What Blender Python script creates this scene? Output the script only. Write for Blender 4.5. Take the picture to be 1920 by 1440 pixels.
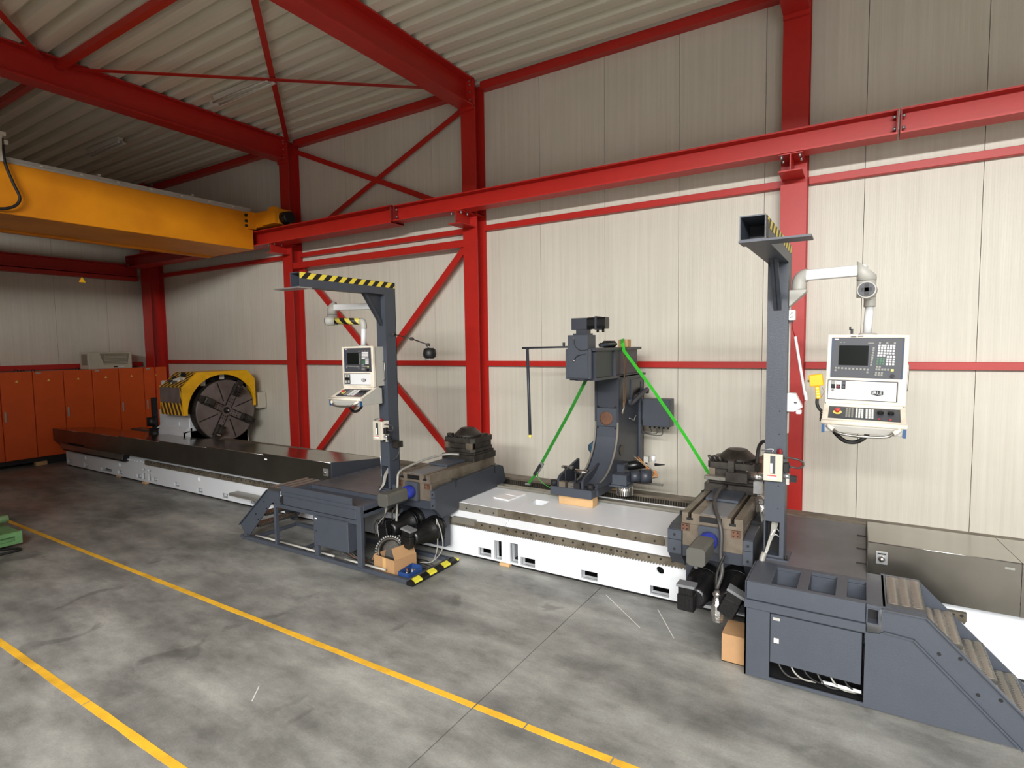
import bpy, bmesh, math, random
from mathutils import Vector, Matrix
random.seed(7)
for o in list(bpy.data.objects): bpy.data.objects.remove(o)
SC = bpy.context.scene
COL = SC.collection
pi = math.pi

# ---------------------------------------------------------------- camera, world, light, exposure
cam = bpy.data.cameras.new('camera'); camo = bpy.data.objects.new('camera', cam); COL.objects.link(camo)
cam.sensor_fit = 'HORIZONTAL'; cam.sensor_width = 36.0; cam.lens = 1063.0 / 1920 * 36.0
cam.clip_start = 0.05; cam.clip_end = 200
_y, _p, _r = -0.5565, 0.0690, -0.0149
_fw = Vector((math.sin(_y)*math.cos(_p), math.cos(_y)*math.cos(_p), -math.sin(_p)))
_rt = Vector((math.cos(_y), -math.sin(_y), 0)); _up = _rt.cross(_fw)
_r2 = _rt*math.cos(_r) + _up*math.sin(_r); _u2 = _up*math.cos(_r) - _rt*math.sin(_r)
camo.matrix_world = Matrix(((_r2.x, _u2.x, -_fw.x, 0), (_r2.y, _u2.y, -_fw.y, 0), (_r2.z, _u2.z, -_fw.z, 2.7), (0, 0, 0, 1)))
SC.camera = camo

w = bpy.data.worlds.new('sky'); SC.world = w; w.use_nodes = True
_bg = w.node_tree.nodes['Background']; _bg.inputs[0].default_value = (0.86, 0.93, 1.0, 1); _bg.inputs[1].default_value = 0.5

def area(name, loc, target, sx, sy, power, spread=180, col=(1, 0.97, 0.92)):
    l = bpy.data.lights.new(name, 'AREA'); l.shape = 'RECTANGLE'; l.size = sx; l.size_y = sy
    l.energy = power; l.color = col; l.spread = math.radians(spread)
    o = bpy.data.objects.new(name, l); COL.objects.link(o); o.location = loc
    d = Vector(target) - Vector(loc); o.rotation_euler = d.to_track_quat('-Z', 'Z').to_euler()
    return o
# daylight: clerestory strip high in the wall behind the camera, a rooflight over that end, and the open gate
area('clerestory_daylight', (3.0, -10.9, 6.78), (3.0, 8.4, 6.0), 12.0, 0.5, 2700, 180, (1, 0.995, 0.98))
area('rooflight_daylight', (3.0, -6.2, 7.10), (3.0, -6.2, 0.0), 11.0, 6.4, 3300, 180, (1, 1, 1))
area('gate_daylight', (4.5, -10.9, 2.2), (4.5, 8.4, 2.2), 7.0, 4.2, 260, 180, (0.95, 0.98, 1.0))

SC.view_settings.view_transform = 'Standard'; SC.view_settings.look = 'None'
SC.view_settings.exposure = 0.08; SC.view_settings.gamma = 1.0; SC.view_settings.use_curve_mapping = False

# ---------------------------------------------------------------- helpers
def lin(c):
    return tuple((v/255/12.92 if v/255 <= 0.04045 else ((v/255+0.055)/1.055)**2.4) for v in c)
MATS = {}
def M(name, rgb, rough=0.5, metal=0.0, var=0.08, scale=6.0, bump=0.0, bscale=60.0, spec=0.5, dirt=None, dirt_amt=0.5, coat=0.0):
    m = bpy.data.materials.new(name); m.use_nodes = True; nt = m.node_tree; b = nt.nodes['Principled BSDF']
    b.inputs['Roughness'].default_value = rough; b.inputs['Metallic'].default_value = metal
    b.inputs['Specular IOR Level'].default_value = spec
    if coat: b.inputs['Coat Weight'].default_value = coat
    tc = nt.nodes.new('ShaderNodeTexCoord'); ns = nt.nodes.new('ShaderNodeTexNoise')
    ns.inputs['Scale'].default_value = scale; ns.inputs['Detail'].default_value = 6; ns.inputs['Roughness'].default_value = 0.6
    nt.links.new(tc.outputs['Object'], ns.inputs['Vector'])
    cr = nt.nodes.new('ShaderNodeValToRGB'); L = lin(rgb)
    cr.color_ramp.elements[0].position = 0.3; cr.color_ramp.elements[1].position = 0.7
    cr.color_ramp.elements[0].color = tuple(max(0, v*(1-var)) for v in L) + (1,)
    cr.color_ramp.elements[1].color = tuple(min(1, v*(1+var)) for v in L) + (1,)
    nt.links.new(ns.outputs['Fac'], cr.inputs['Fac']); out = cr.outputs['Color']
    if dirt:
        n2 = nt.nodes.new('ShaderNodeTexNoise'); n2.inputs['Scale'].default_value = scale*0.7; n2.inputs['Detail'].default_value = 8
        mp = nt.nodes.new('ShaderNodeMapping'); mp.inputs['Location'].default_value = (3.1, 7.7, 1.3)
        nt.links.new(tc.outputs['Object'], mp.inputs['Vector']); nt.links.new(mp.outputs['Vector'], n2.inputs['Vector'])
        r2 = nt.nodes.new('ShaderNodeValToRGB'); r2.color_ramp.elements[0].position = 0.45; r2.color_ramp.elements[1].position = 0.68
        r2.color_ramp.elements[1].color = (dirt_amt,)*3 + (1,)
        nt.links.new(n2.outputs['Fac'], r2.inputs['Fac'])
        mx = nt.nodes.new('ShaderNodeMixRGB'); mx.inputs['Color2'].default_value = lin(dirt) + (1,)
        nt.links.new(r2.outputs['Color'], mx.inputs['Fac']); nt.links.new(out, mx.inputs['Color1']); out = mx.outputs['Color']
    nt.links.new(out, b.inputs['Base Color'])
    if bump:
        nb = nt.nodes.new('ShaderNodeTexNoise'); nb.inputs['Scale'].default_value = bscale; nb.inputs['Detail'].default_value = 3
        nt.links.new(tc.outputs['Object'], nb.inputs['Vector'])
        bp = nt.nodes.new('ShaderNodeBump'); bp.inputs['Strength'].default_value = bump; bp.inputs['Distance'].default_value = 0.01
        nt.links.new(nb.outputs['Fac'], bp.inputs['Height']); nt.links.new(bp.outputs['Normal'], b.inputs['Normal'])
    MATS[name] = m; return m

M('red', (184, 36, 28), 0.42, var=0.05, scale=3, bump=0.05, bscale=30)
M('redold', (150, 36, 34), 0.5, var=0.12, scale=4, dirt=(70, 50, 40), dirt_amt=0.4)
M('graphite', (66, 71, 80), 0.45, var=0.05, scale=5, bump=0.12, bscale=90)
M('graphite2', (54, 58, 66), 0.42, var=0.08, scale=4, bump=0.08, bscale=90)
M('deck', (88, 88, 92), 0.38, var=0.12, scale=3, bump=0.05, bscale=40, dirt=(60, 56, 54), dirt_amt=0.5)
M('white', (226, 229, 232), 0.4, var=0.02, scale=3, bump=0.12, bscale=120)
M('offwhite', (232, 224, 208), 0.42, var=0.05, scale=10, dirt=(170, 150, 120), dirt_amt=0.3)
M('paper', (238, 236, 236), 0.6, var=0.02)
M('armwhite', (226, 228, 228), 0.32, var=0.02)
M('castgrey', (178, 176, 168), 0.5, var=0.04)
M('beige', (196, 190, 172), 0.5, var=0.06)
M('yellow', (244, 184, 10), 0.45, var=0.06, scale=4, dirt=(170, 120, 20), dirt_amt=0.35)
M('craneyellow', (236, 150, 12), 0.5, var=0.07, scale=1.2, dirt=(190, 105, 8), dirt_amt=0.5)
M('orange', (226, 92, 30), 0.5, var=0.05, scale=3)
M('black', (16, 16, 17), 0.5, var=0.2)
M('rubber', (28, 27, 26), 0.6, var=0.2)
M('blackgloss', (20, 21, 22), 0.3, var=0.2, scale=20)
M('blackpaint', (14, 14, 15), 0.32, var=0.2, scale=20, bump=0.25, bscale=60)
M('screen', (14, 20, 18), 0.15, var=0.1)
M('panelgrey', (66, 68, 74), 0.5, var=0.04)
M('keywhite', (228, 226, 224), 0.5, var=0.03)
M('keygrey', (140, 140, 132), 0.5, var=0.05)
M('keygreen', (70, 110, 84), 0.5, var=0.1)
M('keyred', (196, 60, 60), 0.45, var=0.05)
M('keyyellow', (240, 226, 120), 0.45, var=0.05)
M('steel', (150, 147, 140), 0.33, 0.85, var=0.12, scale=9)
M('steelbright', (205, 204, 200), 0.22, 0.95, var=0.06, scale=9)
M('waysteel', (120, 112, 98), 0.45, 0.35, var=0.2, scale=6, dirt=(70, 60, 44), dirt_amt=0.7)
M('ways2', (150, 146, 136), 0.35, 0.5, var=0.12, scale=5)
M('oldsteel', (128, 118, 104), 0.42, 0.45, var=0.18, scale=5, dirt=(74, 58, 44), dirt_amt=0.7, bump=0.1)
M('darksteel', (64, 60, 55), 0.42, 0.4, var=0.25, scale=8, dirt=(34, 28, 24), dirt_amt=0.7, bump=0.15)
M('faceplate', (128, 118, 114), 0.5, 0.3, var=0.12, scale=4, dirt=(84, 70, 62), dirt_amt=0.5)
M('rust', (104, 72, 54), 0.6, 0.2, var=0.25, scale=10)
M('stainless', (142, 138, 128), 0.16, 0.95, var=0.07, scale=1.5, dirt=(112, 106, 94), dirt_amt=0.5)
M('stainside', (118, 114, 106), 0.3, 0.9, var=0.09, scale=1.6, dirt=(88, 84, 76), dirt_amt=0.5)
M('tread', (214, 212, 204), 0.28, 0.85, var=0.05)
M('treadshade', (96, 94, 90), 0.4, 0.6, var=0.1)  # tread metal darkened, shade between the grips put into the colour
M('motor', (92, 92, 86), 0.45, 0.25, var=0.07)
M('lidgrey', (122, 124, 126), 0.5, 0.2, var=0.05)
M('blue', (38, 52, 150), 0.4, var=0.12, scale=20)
M('bluecrate', (36, 66, 120), 0.5, var=0.08)
M('bluetrim', (30, 74, 120), 0.4, var=0.06)
M('denim', (52, 84, 104), 0.85, var=0.25, scale=14, bump=0.4, bscale=40)
M('cardboard', (172, 134, 94), 0.8, var=0.07, scale=7)
M('tape', (206, 166, 112), 0.35, var=0.04)
M('wood', (204, 166, 118), 0.7, var=0.1, scale=4, bump=0.15, bscale=30)
M('strap', (64, 200, 52), 0.6, var=0.06, scale=30)
M('strapdark', (44, 132, 44), 0.6, var=0.08, scale=30)
M('cablegrey', (150, 148, 140), 0.45, var=0.1)
M('cabledark', (62, 60, 58), 0.5, var=0.15)
M('cableorange', (196, 120, 40), 0.5, var=0.1)
M('cablebrown', (104, 80, 48), 0.6, var=0.15)
M('foil', (190, 188, 184), 0.25, 0.9, var=0.15, scale=40, bump=0.8, bscale=40)
M('greenpaint', (112, 160, 104), 0.5, var=0.08, scale=8, dirt=(80, 112, 76), dirt_amt=0.4)
M('greenlight', (150, 190, 138), 0.5, var=0.06)
M('redknob', (120, 24, 30), 0.4, var=0.1)
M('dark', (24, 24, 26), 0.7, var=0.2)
M('darkwall', (70, 66, 60), 0.7, var=0.1)
M('plinth', (34, 34, 34), 0.6, var=0.2)
M('lampwhite', (214, 210, 196), 0.5, var=0.04)
M('tubeoff', (204, 200, 190), 0.35, var=0.03)
M('acgrille', (140, 132, 112), 0.7, var=0.1, scale=20)
M('linepaint', (238, 184, 50), 0.6, var=0.08, scale=6, dirt=(190, 140, 40), dirt_amt=0.55)
M('conduit', (176, 174, 166), 0.5, var=0.06)
M('chalk', (214, 212, 206), 0.9, var=0.05)
M('galv', (170, 172, 172), 0.35, 0.7, var=0.1, scale=30)

def nodes_of(name, rough):
    m = bpy.data.materials.new(name); m.use_nodes = True; nt = m.node_tree; b = nt.nodes['Principled BSDF']
    b.inputs['Roughness'].default_value = rough; MATS[name] = m
    return m, nt, b
def mathn(nt, op, a, b=None):
    n = nt.nodes.new('ShaderNodeMath'); n.operation = op
    for i, v in enumerate((a, b)):
        if v is None: continue
        if isinstance(v, (int, float)): n.inputs[i].default_value = v
        else: nt.links.new(v, n.inputs[i])
    return n.outputs[0]
def ramp(nt, fac, stops):
    r = nt.nodes.new('ShaderNodeValToRGB'); e = r.color_ramp.elements
    while len(e) < len(stops): e.new(0.5)
    for i, (p, c) in enumerate(stops): e[i].position = p; e[i].color = lin(c) + (1,)
    nt.links.new(fac, r.inputs['Fac']); return r.outputs['Color']
def noise(nt, vec, scale, detail=6, rough=0.55, dist=0.0):
    n = nt.nodes.new('ShaderNodeTexNoise'); n.inputs['Scale'].default_value = scale; n.inputs['Detail'].default_value = detail
    n.inputs['Roughness'].default_value = rough; n.inputs['Distortion'].default_value = dist
    nt.links.new(vec, n.inputs['Vector']); return n.outputs['Fac']
def mixc(nt, fac, a, b, mode='MIX'):
    n = nt.nodes.new('ShaderNodeMixRGB'); n.blend_type = mode
    for i, v in enumerate((fac, a, b)):
        if isinstance(v, (int, float)): n.inputs[i].default_value = v
        elif isinstance(v, tuple): n.inputs[i].default_value = lin(v) + (1,)
        else: nt.links.new(v, n.inputs[i])
    return n.outputs[0]

# concrete floor
m, nt, b = nodes_of('concrete', 0.62)
geo = nt.nodes.new('ShaderNodeNewGeometry'); P = geo.outputs['Position']
mp = nt.nodes.new('ShaderNodeMapping'); mp.inputs['Rotation'].default_value = (0, 0, 0.5); mp.inputs['Scale'].default_value = (0.55, 1.5, 1)
nt.links.new(P, mp.inputs['Vector']); PS = mp.outputs['Vector']
base = ramp(nt, noise(nt, PS, 1.1, 9, 0.62), [(0.30, (74, 74, 71)), (0.45, (122, 122, 117)), (0.56, (158, 158, 152)), (0.70, (192, 192, 184))])
base = mixc(nt, 0.35, base, ramp(nt, noise(nt, P, 3.2, 8, 0.7), [(0.3, (90, 90, 86)), (0.7, (172, 172, 166))]))
st = ramp(nt, noise(nt, PS, 0.62, 6, 0.55, 0.6), [(0.55, (0, 0, 0)), (0.70, (150, 150, 150))])
base = mixc(nt, st, base, (74, 73, 69))
st2 = ramp(nt, noise(nt, P, 1.7, 4, 0.5, 0.8), [(0.64, (0, 0, 0)), (0.70, (170, 170, 170))])
base = mixc(nt, st2, base, (66, 66, 63))
sp = ramp(nt, noise(nt, P, 60, 2, 0.5), [(0.3, (120, 120, 120)), (0.7, (255, 255, 255))])
base = mixc(nt, 0.18, base, sp, 'MULTIPLY')
nt.links.new(base, b.inputs['Base Color'])
rr = ramp(nt, noise(nt, PS, 1.3, 5), [(0.3, (150, 150, 150)), (0.7, (215, 215, 215))]); nt.links.new(rr, b.inputs['Roughness'])
bp = nt.nodes.new('ShaderNodeBump'); bp.inputs['Strength'].default_value = 0.08; bp.inputs['Distance'].default_value = 0.01
nt.links.new(noise(nt, P, 40, 4), bp.inputs['Height']); nt.links.new(bp.outputs['Normal'], b.inputs['Normal'])

# sandwich wall panel: fine vertical rolled lines along local x
m, nt, b = nodes_of('panelwall', 0.45)
tc = nt.nodes.new('ShaderNodeTexCoord'); sx = nt.nodes.new('ShaderNodeSeparateXYZ'); nt.links.new(tc.outputs['Object'], sx.inputs[0])
geo = nt.nodes.new('ShaderNodeNewGeometry')
s = mathn(nt, 'SINE', mathn(nt, 'MULTIPLY', sx.outputs[0], 2*pi/0.05))
s = mathn(nt, 'POWER', mathn(nt, 'ABSOLUTE', s), 0.25)
mp = nt.nodes.new('ShaderNodeMapping'); mp.inputs['Scale'].default_value = (14, 14, 0.25); nt.links.new(geo.outputs['Position'], mp.inputs['Vector'])
c0 = ramp(nt, noise(nt, geo.outputs['Position'], 0.8, 6), [(0.3, (208, 203, 188)), (0.7, (218, 213, 199))])
c1 = mixc(nt, 0.25, c0, ramp(nt, noise(nt, mp.outputs['Vector'], 1.5, 5, 0.7), [(0.35, (192, 186, 169)), (0.65, (230, 226, 213))]))
sc_ = ramp(nt, noise(nt, geo.outputs['Position'], 7, 3, 0.5), [(0.70, (0, 0, 0)), (0.78, (90, 90, 90))])
c1 = mixc(nt, sc_, c1, (150, 146, 138))
nt.links.new(c1, b.inputs['Base Color'])
bp = nt.nodes.new('ShaderNodeBump'); bp.inputs['Strength'].default_value = 0.35; bp.inputs['Distance'].default_value = 0.003
nt.links.new(s, bp.inputs['Height']); nt.links.new(bp.outputs['Normal'], b.inputs['Normal'])

# corrugated roof sheet
m, nt, b = nodes_of('roofsheet', 0.5)
geo = nt.nodes.new('ShaderNodeNewGeometry')
mp = nt.nodes.new('ShaderNodeMapping'); mp.inputs['Scale'].default_value = (0.25, 10, 10); nt.links.new(geo.outputs['Position'], mp.inputs['Vector'])
c0 = ramp(nt, noise(nt, mp.outputs['Vector'], 1.2, 5, 0.6), [(0.3, (214, 209, 190)), (0.7, (230, 225, 208))])
nt.links.new(c0, b.inputs['Base Color'])

def stripes(name, ca, cb, axes, period, offset=0.0, duty=0.5, rough=0.5, dirt=None):
    m, nt, b = nodes_of(name, rough)
    geo = nt.nodes.new('ShaderNodeNewGeometry'); dp = nt.nodes.new('ShaderNodeVectorMath'); dp.operation = 'DOT_PRODUCT'
    nt.links.new(geo.outputs['Position'], dp.inputs[0]); dp.inputs[1].default_value = axes
    f = mathn(nt, 'FRACT', mathn(nt, 'ADD', mathn(nt, 'DIVIDE', dp.outputs['Value'], period), 100.0 + offset))
    g = mathn(nt, 'GREATER_THAN', f, duty)
    c = mixc(nt, g, ca, cb)
    if dirt: c = mixc(nt, ramp(nt, noise(nt, geo.outputs['Position'], 9, 5), [(0.5, (0, 0, 0)), (0.75, (150, 150, 150))]), c, dirt)
    nt.links.new(c, b.inputs['Base Color'])
stripes('hazardarm', (236, 212, 70), (20, 20, 20), (0, 1, -1), 0.15, 0.2)
stripes('hazardbase', (240, 232, 70), (18, 18, 18), (0.5, 1, 0.3), 0.26, 0.1)
stripes('hazardguard', (226, 180, 50), (70, 40, 28), (1, 0.2, 0.45), 0.145, 0.0, 0.45, dirt=(150, 110, 50))
stripes('hazardguard2', (226, 180, 50), (70, 40, 28), (1, -0.7, -0.6), 0.145, 0.0, 0.45, dirt=(120, 90, 50))
stripes('hazardtube', (216, 200, 90), (20, 20, 20), (1, 0.2, 1), 0.17, 0.2)

class G:
    def __init__(s): s.v = []; s.f = []; s.sm = []
    def add(s, vs, fs, smooth=False):
        n = len(s.v); s.v += [tuple(v) for v in vs]
        for f in fs: s.f.append(tuple(i+n for i in f)); s.sm.append(smooth)
        return s
    def box(s, x0, x1, y0, y1, z0, z1, T=None):
        vs = [(x, y, z) for z in (z0, z1) for y in (y0, y1) for x in (x0, x1)]
        if T is not None: vs = [tuple(T @ Vector(v)) for v in vs]
        return s.add(vs, [(0, 2, 3, 1), (4, 5, 7, 6), (0, 1, 5, 4), (2, 6, 7, 3), (0, 4, 6, 2), (1, 3, 7, 5)])
    def prism(s, pts, axis, a0, a1, T=None):
        n = len(pts)
        def mk(p, a):
            v = {'x': (a, p[0], p[1]), 'y': (p[0], a, p[1]), 'z': (p[0], p[1], a)}[axis]
            return tuple(T @ Vector(v)) if T is not None else v
        vs = [mk(p, a0) for p in pts] + [mk(p, a1) for p in pts]
        fs = [tuple(range(n))[::-1], tuple(range(n, 2*n))] + [(i, (i+1) % n, n+(i+1) % n, n+i) for i in range(n)]
        return s.add(vs, fs)
    def cyl(s, p0, p1, r0, r1=None, n=16, caps=True, smooth=True):
        r1 = r0 if r1 is None else r1; p0 = Vector(p0); p1 = Vector(p1); d = (p1-p0).normalized()
        u = d.orthogonal().normalized(); w_ = d.cross(u)
        vs = []
        for p, r in ((p0, r0), (p1, r1)):
            for i in range(n):
                a = 2*pi*i/n; vs.append(p + (u*math.cos(a) + w_*math.sin(a))*r)
        s.add(vs, [(i, (i+1) % n, n+(i+1) % n, n+i) for i in range(n)], smooth)
        if caps: s.add(vs, []); k = len(s.v)-2*n; s.f += [tuple(range(k, k+n))[::-1], tuple(range(k+n, k+2*n))]; s.sm += [False, False]
        return s
    def tube(s, pts, r, n=8, caps=True):
        pts = [Vector(p) for p in pts]; k0 = len(s.v); u = None; N = len(pts)
        for i, p in enumerate(pts):
            d = (pts[min(i+1, N-1)] - pts[max(i-1, 0)])
            d = d.normalized() if d.length > 1e-9 else Vector((0, 0, 1))
            u = (d.orthogonal() if u is None else u - d*u.dot(d))
            u = d.orthogonal().normalized() if u.length < 1e-6 else u.normalized()
            w_ = d.cross(u)
            for j in range(n):
                a = 2*pi*j/n; s.v.append(tuple(p + (u*math.cos(a) + w_*math.sin(a))*r))
        for i in range(N-1):
            for j in range(n):
                a = k0+i*n+j; b_ = k0+i*n+(j+1) % n; s.f.append((a, b_, b_+n, a+n)); s.sm.append(True)
        if caps:
            s.f += [tuple(range(k0, k0+n))[::-1], tuple(range(k0+(N-1)*n, k0+N*n))]; s.sm += [False, False]
        return s
    def lathe(s, prof, base, axis, n=24, smooth=True):
        d = Vector(axis).normalized(); u = d.orthogonal().normalized(); w_ = d.cross(u); base = Vector(base); k0 = len(s.v)
        for r, h in prof:
            for j in range(n):
                a = 2*pi*j/n; s.v.append(tuple(base + d*h + (u*math.cos(a) + w_*math.sin(a))*max(r, 1e-4)))
        for i in range(len(prof)-1):
            for j in range(n):
                a = k0+i*n+j; b_ = k0+i*n+(j+1) % n; s.f.append((a, b_, b_+n, a+n)); s.sm.append(smooth)
        s.f += [tuple(range(k0, k0+n))[::-1], tuple(range(k0+(len(prof)-1)*n, k0+len(prof)*n))]; s.sm += [False, False]
        return s
    def strip(s, pts, width, th, up=(0, 0, 1)):
        # flat webbing following pts, width measured along 'up x d'
        pts = [Vector(p) for p in pts]; N = len(pts); k0 = len(s.v); up = Vector(up)
        for i, p in enumerate(pts):
            d = (pts[min(i+1, N-1)] - pts[max(i-1, 0)]).normalized(); a = up - d*up.dot(d); a.normalize(); b_ = d.cross(a)
            for (q, t) in ((-1, -1), (1, -1), (1, 1), (-1, 1)): s.v.append(tuple(p + a*q*width/2 + b_*t*th/2))
        for i in range(N-1):
            for j in range(4):
                a = k0+i*4+j; b_ = k0+i*4+(j+1) % 4; s.f.append((a, b_, b_+4, a+4)); s.sm.append(False)
        s.f += [tuple(range(k0, k0+4))[::-1], tuple(range(k0+(N-1)*4, k0+N*4))]; s.sm += [False, False]
        return s
    def plate(s, plane, u0, u1, v0, v1, a0, a1, holes=(), circles=()):
        # plate with through holes. plane 'y': u=x v=z thickness along y ; 'z': u=x v=y thickness z ; 'x': u=y v=z
        sq = [(c-r*1.35, c+r*1.35, d-r*1.35, d+r*1.35) for c, d, r in circles]
        us = sorted(set([u0, u1] + [h[0] for h in holes] + [h[1] for h in holes] + [q[0] for q in sq] + [q[1] for q in sq]))
        vs = sorted(set([v0, v1] + [h[2] for h in holes] + [h[3] for h in holes] + [q[2] for q in sq] + [q[3] for q in sq]))
        us = [u for u in us if u0-1e-9 <= u <= u1+1e-9]; vs = [v for v in vs if v0-1e-9 <= v <= v1+1e-9]
        def P(u, v, a): return {'y': (u, a, v), 'z': (u, v, a), 'x': (a, u, v)}[plane]
        def solid(i, j):
            if i < 0 or j < 0 or i >= len(us)-1 or j >= len(vs)-1: return False
            cu = (us[i]+us[i+1])/2; cv = (vs[j]+vs[j+1])/2
            return not any(h[0] < cu < h[1] and h[2] < cv < h[3] for h in list(holes)+sq)
        for i in range(len(us)-1):
            for j in range(len(vs)-1):
                if not solid(i, j): continue
                A, B, C, D = us[i], us[i+1], vs[j], vs[j+1]
                s.add([P(A, C, a0), P(B, C, a0), P(B, D, a0), P(A, D, a0)], [(0, 1, 2, 3)])
                s.add([P(A, C, a1), P(B, C, a1), P(B, D, a1), P(A, D, a1)], [(3, 2, 1, 0)])
                if not solid(i-1, j): s.add([P(A, C, a0), P(A, D, a0), P(A, D, a1), P(A, C, a1)], [(0, 1, 2, 3)])
                if not solid(i+1, j): s.add([P(B, C, a0), P(B, C, a1), P(B, D, a1), P(B, D, a0)], [(0, 1, 2, 3)])
                if not solid(i, j-1): s.add([P(A, C, a0), P(A, C, a1), P(B, C, a1), P(B, C, a0)], [(0, 1, 2, 3)])
                if not solid(i, j+1): s.add([P(A, D, a0), P(B, D, a0), P(B, D, a1), P(A, D, a1)], [(0, 1, 2, 3)])
        for (c, d, r), q in zip(circles, sq):
            n = 24; h = r*1.35
            for k in range(n):
                a = [2*pi*k/n, 2*pi*(k+1)/n]; ci = [(c+r*math.cos(t), d+r*math.sin(t)) for t in a]
                so = []
                for t in a:
                    mx = max(abs(math.cos(t)), abs(math.sin(t))); so.append((c+h*math.cos(t)/mx, d+h*math.sin(t)/mx))
                s.add([P(*so[0], a0), P(*so[1], a0), P(*ci[1], a0), P(*ci[0], a0)], [(0, 1, 2, 3)])
                s.add([P(*ci[0], a0), P(*ci[1], a0), P(*ci[1], a1), P(*ci[0], a1)], [(0, 1, 2, 3)], True)
        return s
    def xf(s, T):
        s.v = [tuple(T @ Vector(v)) for v in s.v]; return s

ORG = {}
def mesh_of(name, g, mat, org=(0, 0, 0), weld=False):
    me = bpy.data.meshes.new(name); ox, oy, oz = org
    me.from_pydata([(x-ox, y-oy, z-oz) for x, y, z in g.v], [], g.f); me.update()
    for p, sm in zip(me.polygons, g.sm): p.use_smooth = sm
    bm = bmesh.new(); bm.from_mesh(me)
    bmesh.ops.remove_doubles(bm, verts=bm.verts, dist=1e-5)
    bmesh.ops.recalc_face_normals(bm, faces=bm.faces); bm.to_mesh(me); bm.free()
    for x in (mat if isinstance(mat, (list, tuple)) else [mat]): me.materials.append(MATS[x])
    return me
def setp(o, **k):
    for a, v in k.items():
        if v is not None: o[a] = v
def mk(name, g, mat, parent=None, bevel=0.0, label=None, cat=None, group=None, kind=None, seg=1):
    if parent is not None: org = ORG[parent]
    else:
        xs, ys, zs = zip(*g.v); org = ((min(xs)+max(xs))/2, (min(ys)+max(ys))/2, min(zs))
    o = bpy.data.objects.new(name, mesh_of(name, g, mat, org)); COL.objects.link(o)
    if parent is not None: o.parent = parent
    else: o.location = org
    ORG[o] = org
    if bevel:
        md = o.modifiers.new('bevel', 'BEVEL'); md.width = bevel; md.segments = seg; md.limit_method = 'ANGLE'; md.angle_limit = 0.9
    setp(o, label=label, category=cat, group=group, kind=kind)
    return o
def thing(name, label, cat, loc=(0, 0, 0), group=None, kind=None):
    o = bpy.data.objects.new(name, None); COL.objects.link(o); o.location = loc; o.empty_display_size = 0.1; ORG[o] = tuple(loc)
    setp(o, label=label, category=cat, group=group, kind=kind); return o
def struct(name, g, mat, bevel=0): return mk(name, g, mat, None, bevel, kind='structure')
def inst(name, me, parent, loc, rot=(0, 0, 0), scale=None, **k):
    o = bpy.data.objects.new(name, me); COL.objects.link(o)
    if parent is not None: o.parent = parent; ox, oy, oz = ORG[parent]; loc = (loc[0]-ox, loc[1]-oy, loc[2]-oz)
    o.location = loc; o.rotation_euler = rot
    if scale: o.scale = scale
    setp(o, **k); return o
def text_g(txt, size, T, depth=0.001, align='CENTER'):
    cu = bpy.data.curves.new('txt', 'FONT'); cu.body = txt; cu.size = size; cu.align_x = align; cu.align_y = 'CENTER'; cu.extrude = depth
    cu.resolution_u = 3
    o = bpy.data.objects.new('txt', cu); COL.objects.link(o); dg = bpy.context.evaluated_depsgraph_get()
    me = bpy.data.meshes.new_from_object(o.evaluated_get(dg)); g = G()
    g.add([T @ v.co for v in me.vertices], [tuple(p.vertices) for p in me.polygons])
    bpy.data.objects.remove(o); bpy.data.curves.remove(cu); bpy.data.meshes.remove(me); return g
def arc(c, r, a0, a1, n): return [(c[0]+r*math.cos(a0+(a1-a0)*i/n), c[1]+r*math.sin(a0+(a1-a0)*i/n)) for i in range(n+1)]
def bez(p, n=16):
    # smooth curve through control points (Catmull-Rom)
    P_ = [Vector(q) for q in p]; P_ = [P_[0]*2-P_[1]] + P_ + [P_[-1]*2-P_[-2]]; out = []
    for i in range(1, len(P_)-2):
        a, b_, c, d = P_[i-1], P_[i], P_[i+1], P_[i+2]; k = max(2, n//(len(P_)-3))
        for j in range(k):
            t = j/k; out.append(0.5*((2*b_) + (c-a)*t + (2*a-5*b_+4*c-d)*t*t + (3*b_-a-3*c+d)*t**3))
    out.append(P_[-2]); return out
# ================================================================ the hall
XL, XR, YB, YF = -17.3, 9.0, 8.44, -11.0
# floor: two concrete slabs with a saw-cut joint
flo = struct('floor', G().box(XL-0.3, XR, YF, YB+0.3, -0.4, -0.03), 'dark')
ORG[flo] = tuple(flo.location)
for a, b_ in ((XL-0.3, -2.427), (-2.418, XR)):
    mk('concrete_slab', G().box(a, b_, YF, YB+0.3, -0.03, 0.0), 'concrete', flo)
# painted floor lines
def painted_line(y0, y1, x0, x1, cuts, label):
    rnd = random.Random(int(x0*10)); t = thing('floor_line', label, 'floor marking', ((x0+x1)/2, (y0+y1)/2, 0.0))
    xs = [x0] + cuts + [x1]
    for i in range(len(xs)-1):
        g = G(); a, b_ = xs[i]+0.006*(i > 0), xs[i+1]-0.006; n = max(2, int((b_-a)/0.25))
        top = []; bot = []
        for k in range(n+1):
            x = a+(b_-a)*k/n; top.append((x, y1+rnd.uniform(-0.003, 0.003))); bot.append((x, y0+rnd.uniform(-0.003, 0.003)))
        g.prism(bot + top[::-1], 'z', 0.0002, 0.0016); mk('line_segment', g, 'linepaint', t)
painted_line(3.265, 3.325, -12.6, 1.6, [-2.422, -1.98, -1.33], 'long yellow painted floor line running in front of the machine platforms')
painted_line(1.775, 1.835, -9.5, 0.5, [-5.02], 'yellow painted floor line in the near left corner of the floor')
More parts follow.
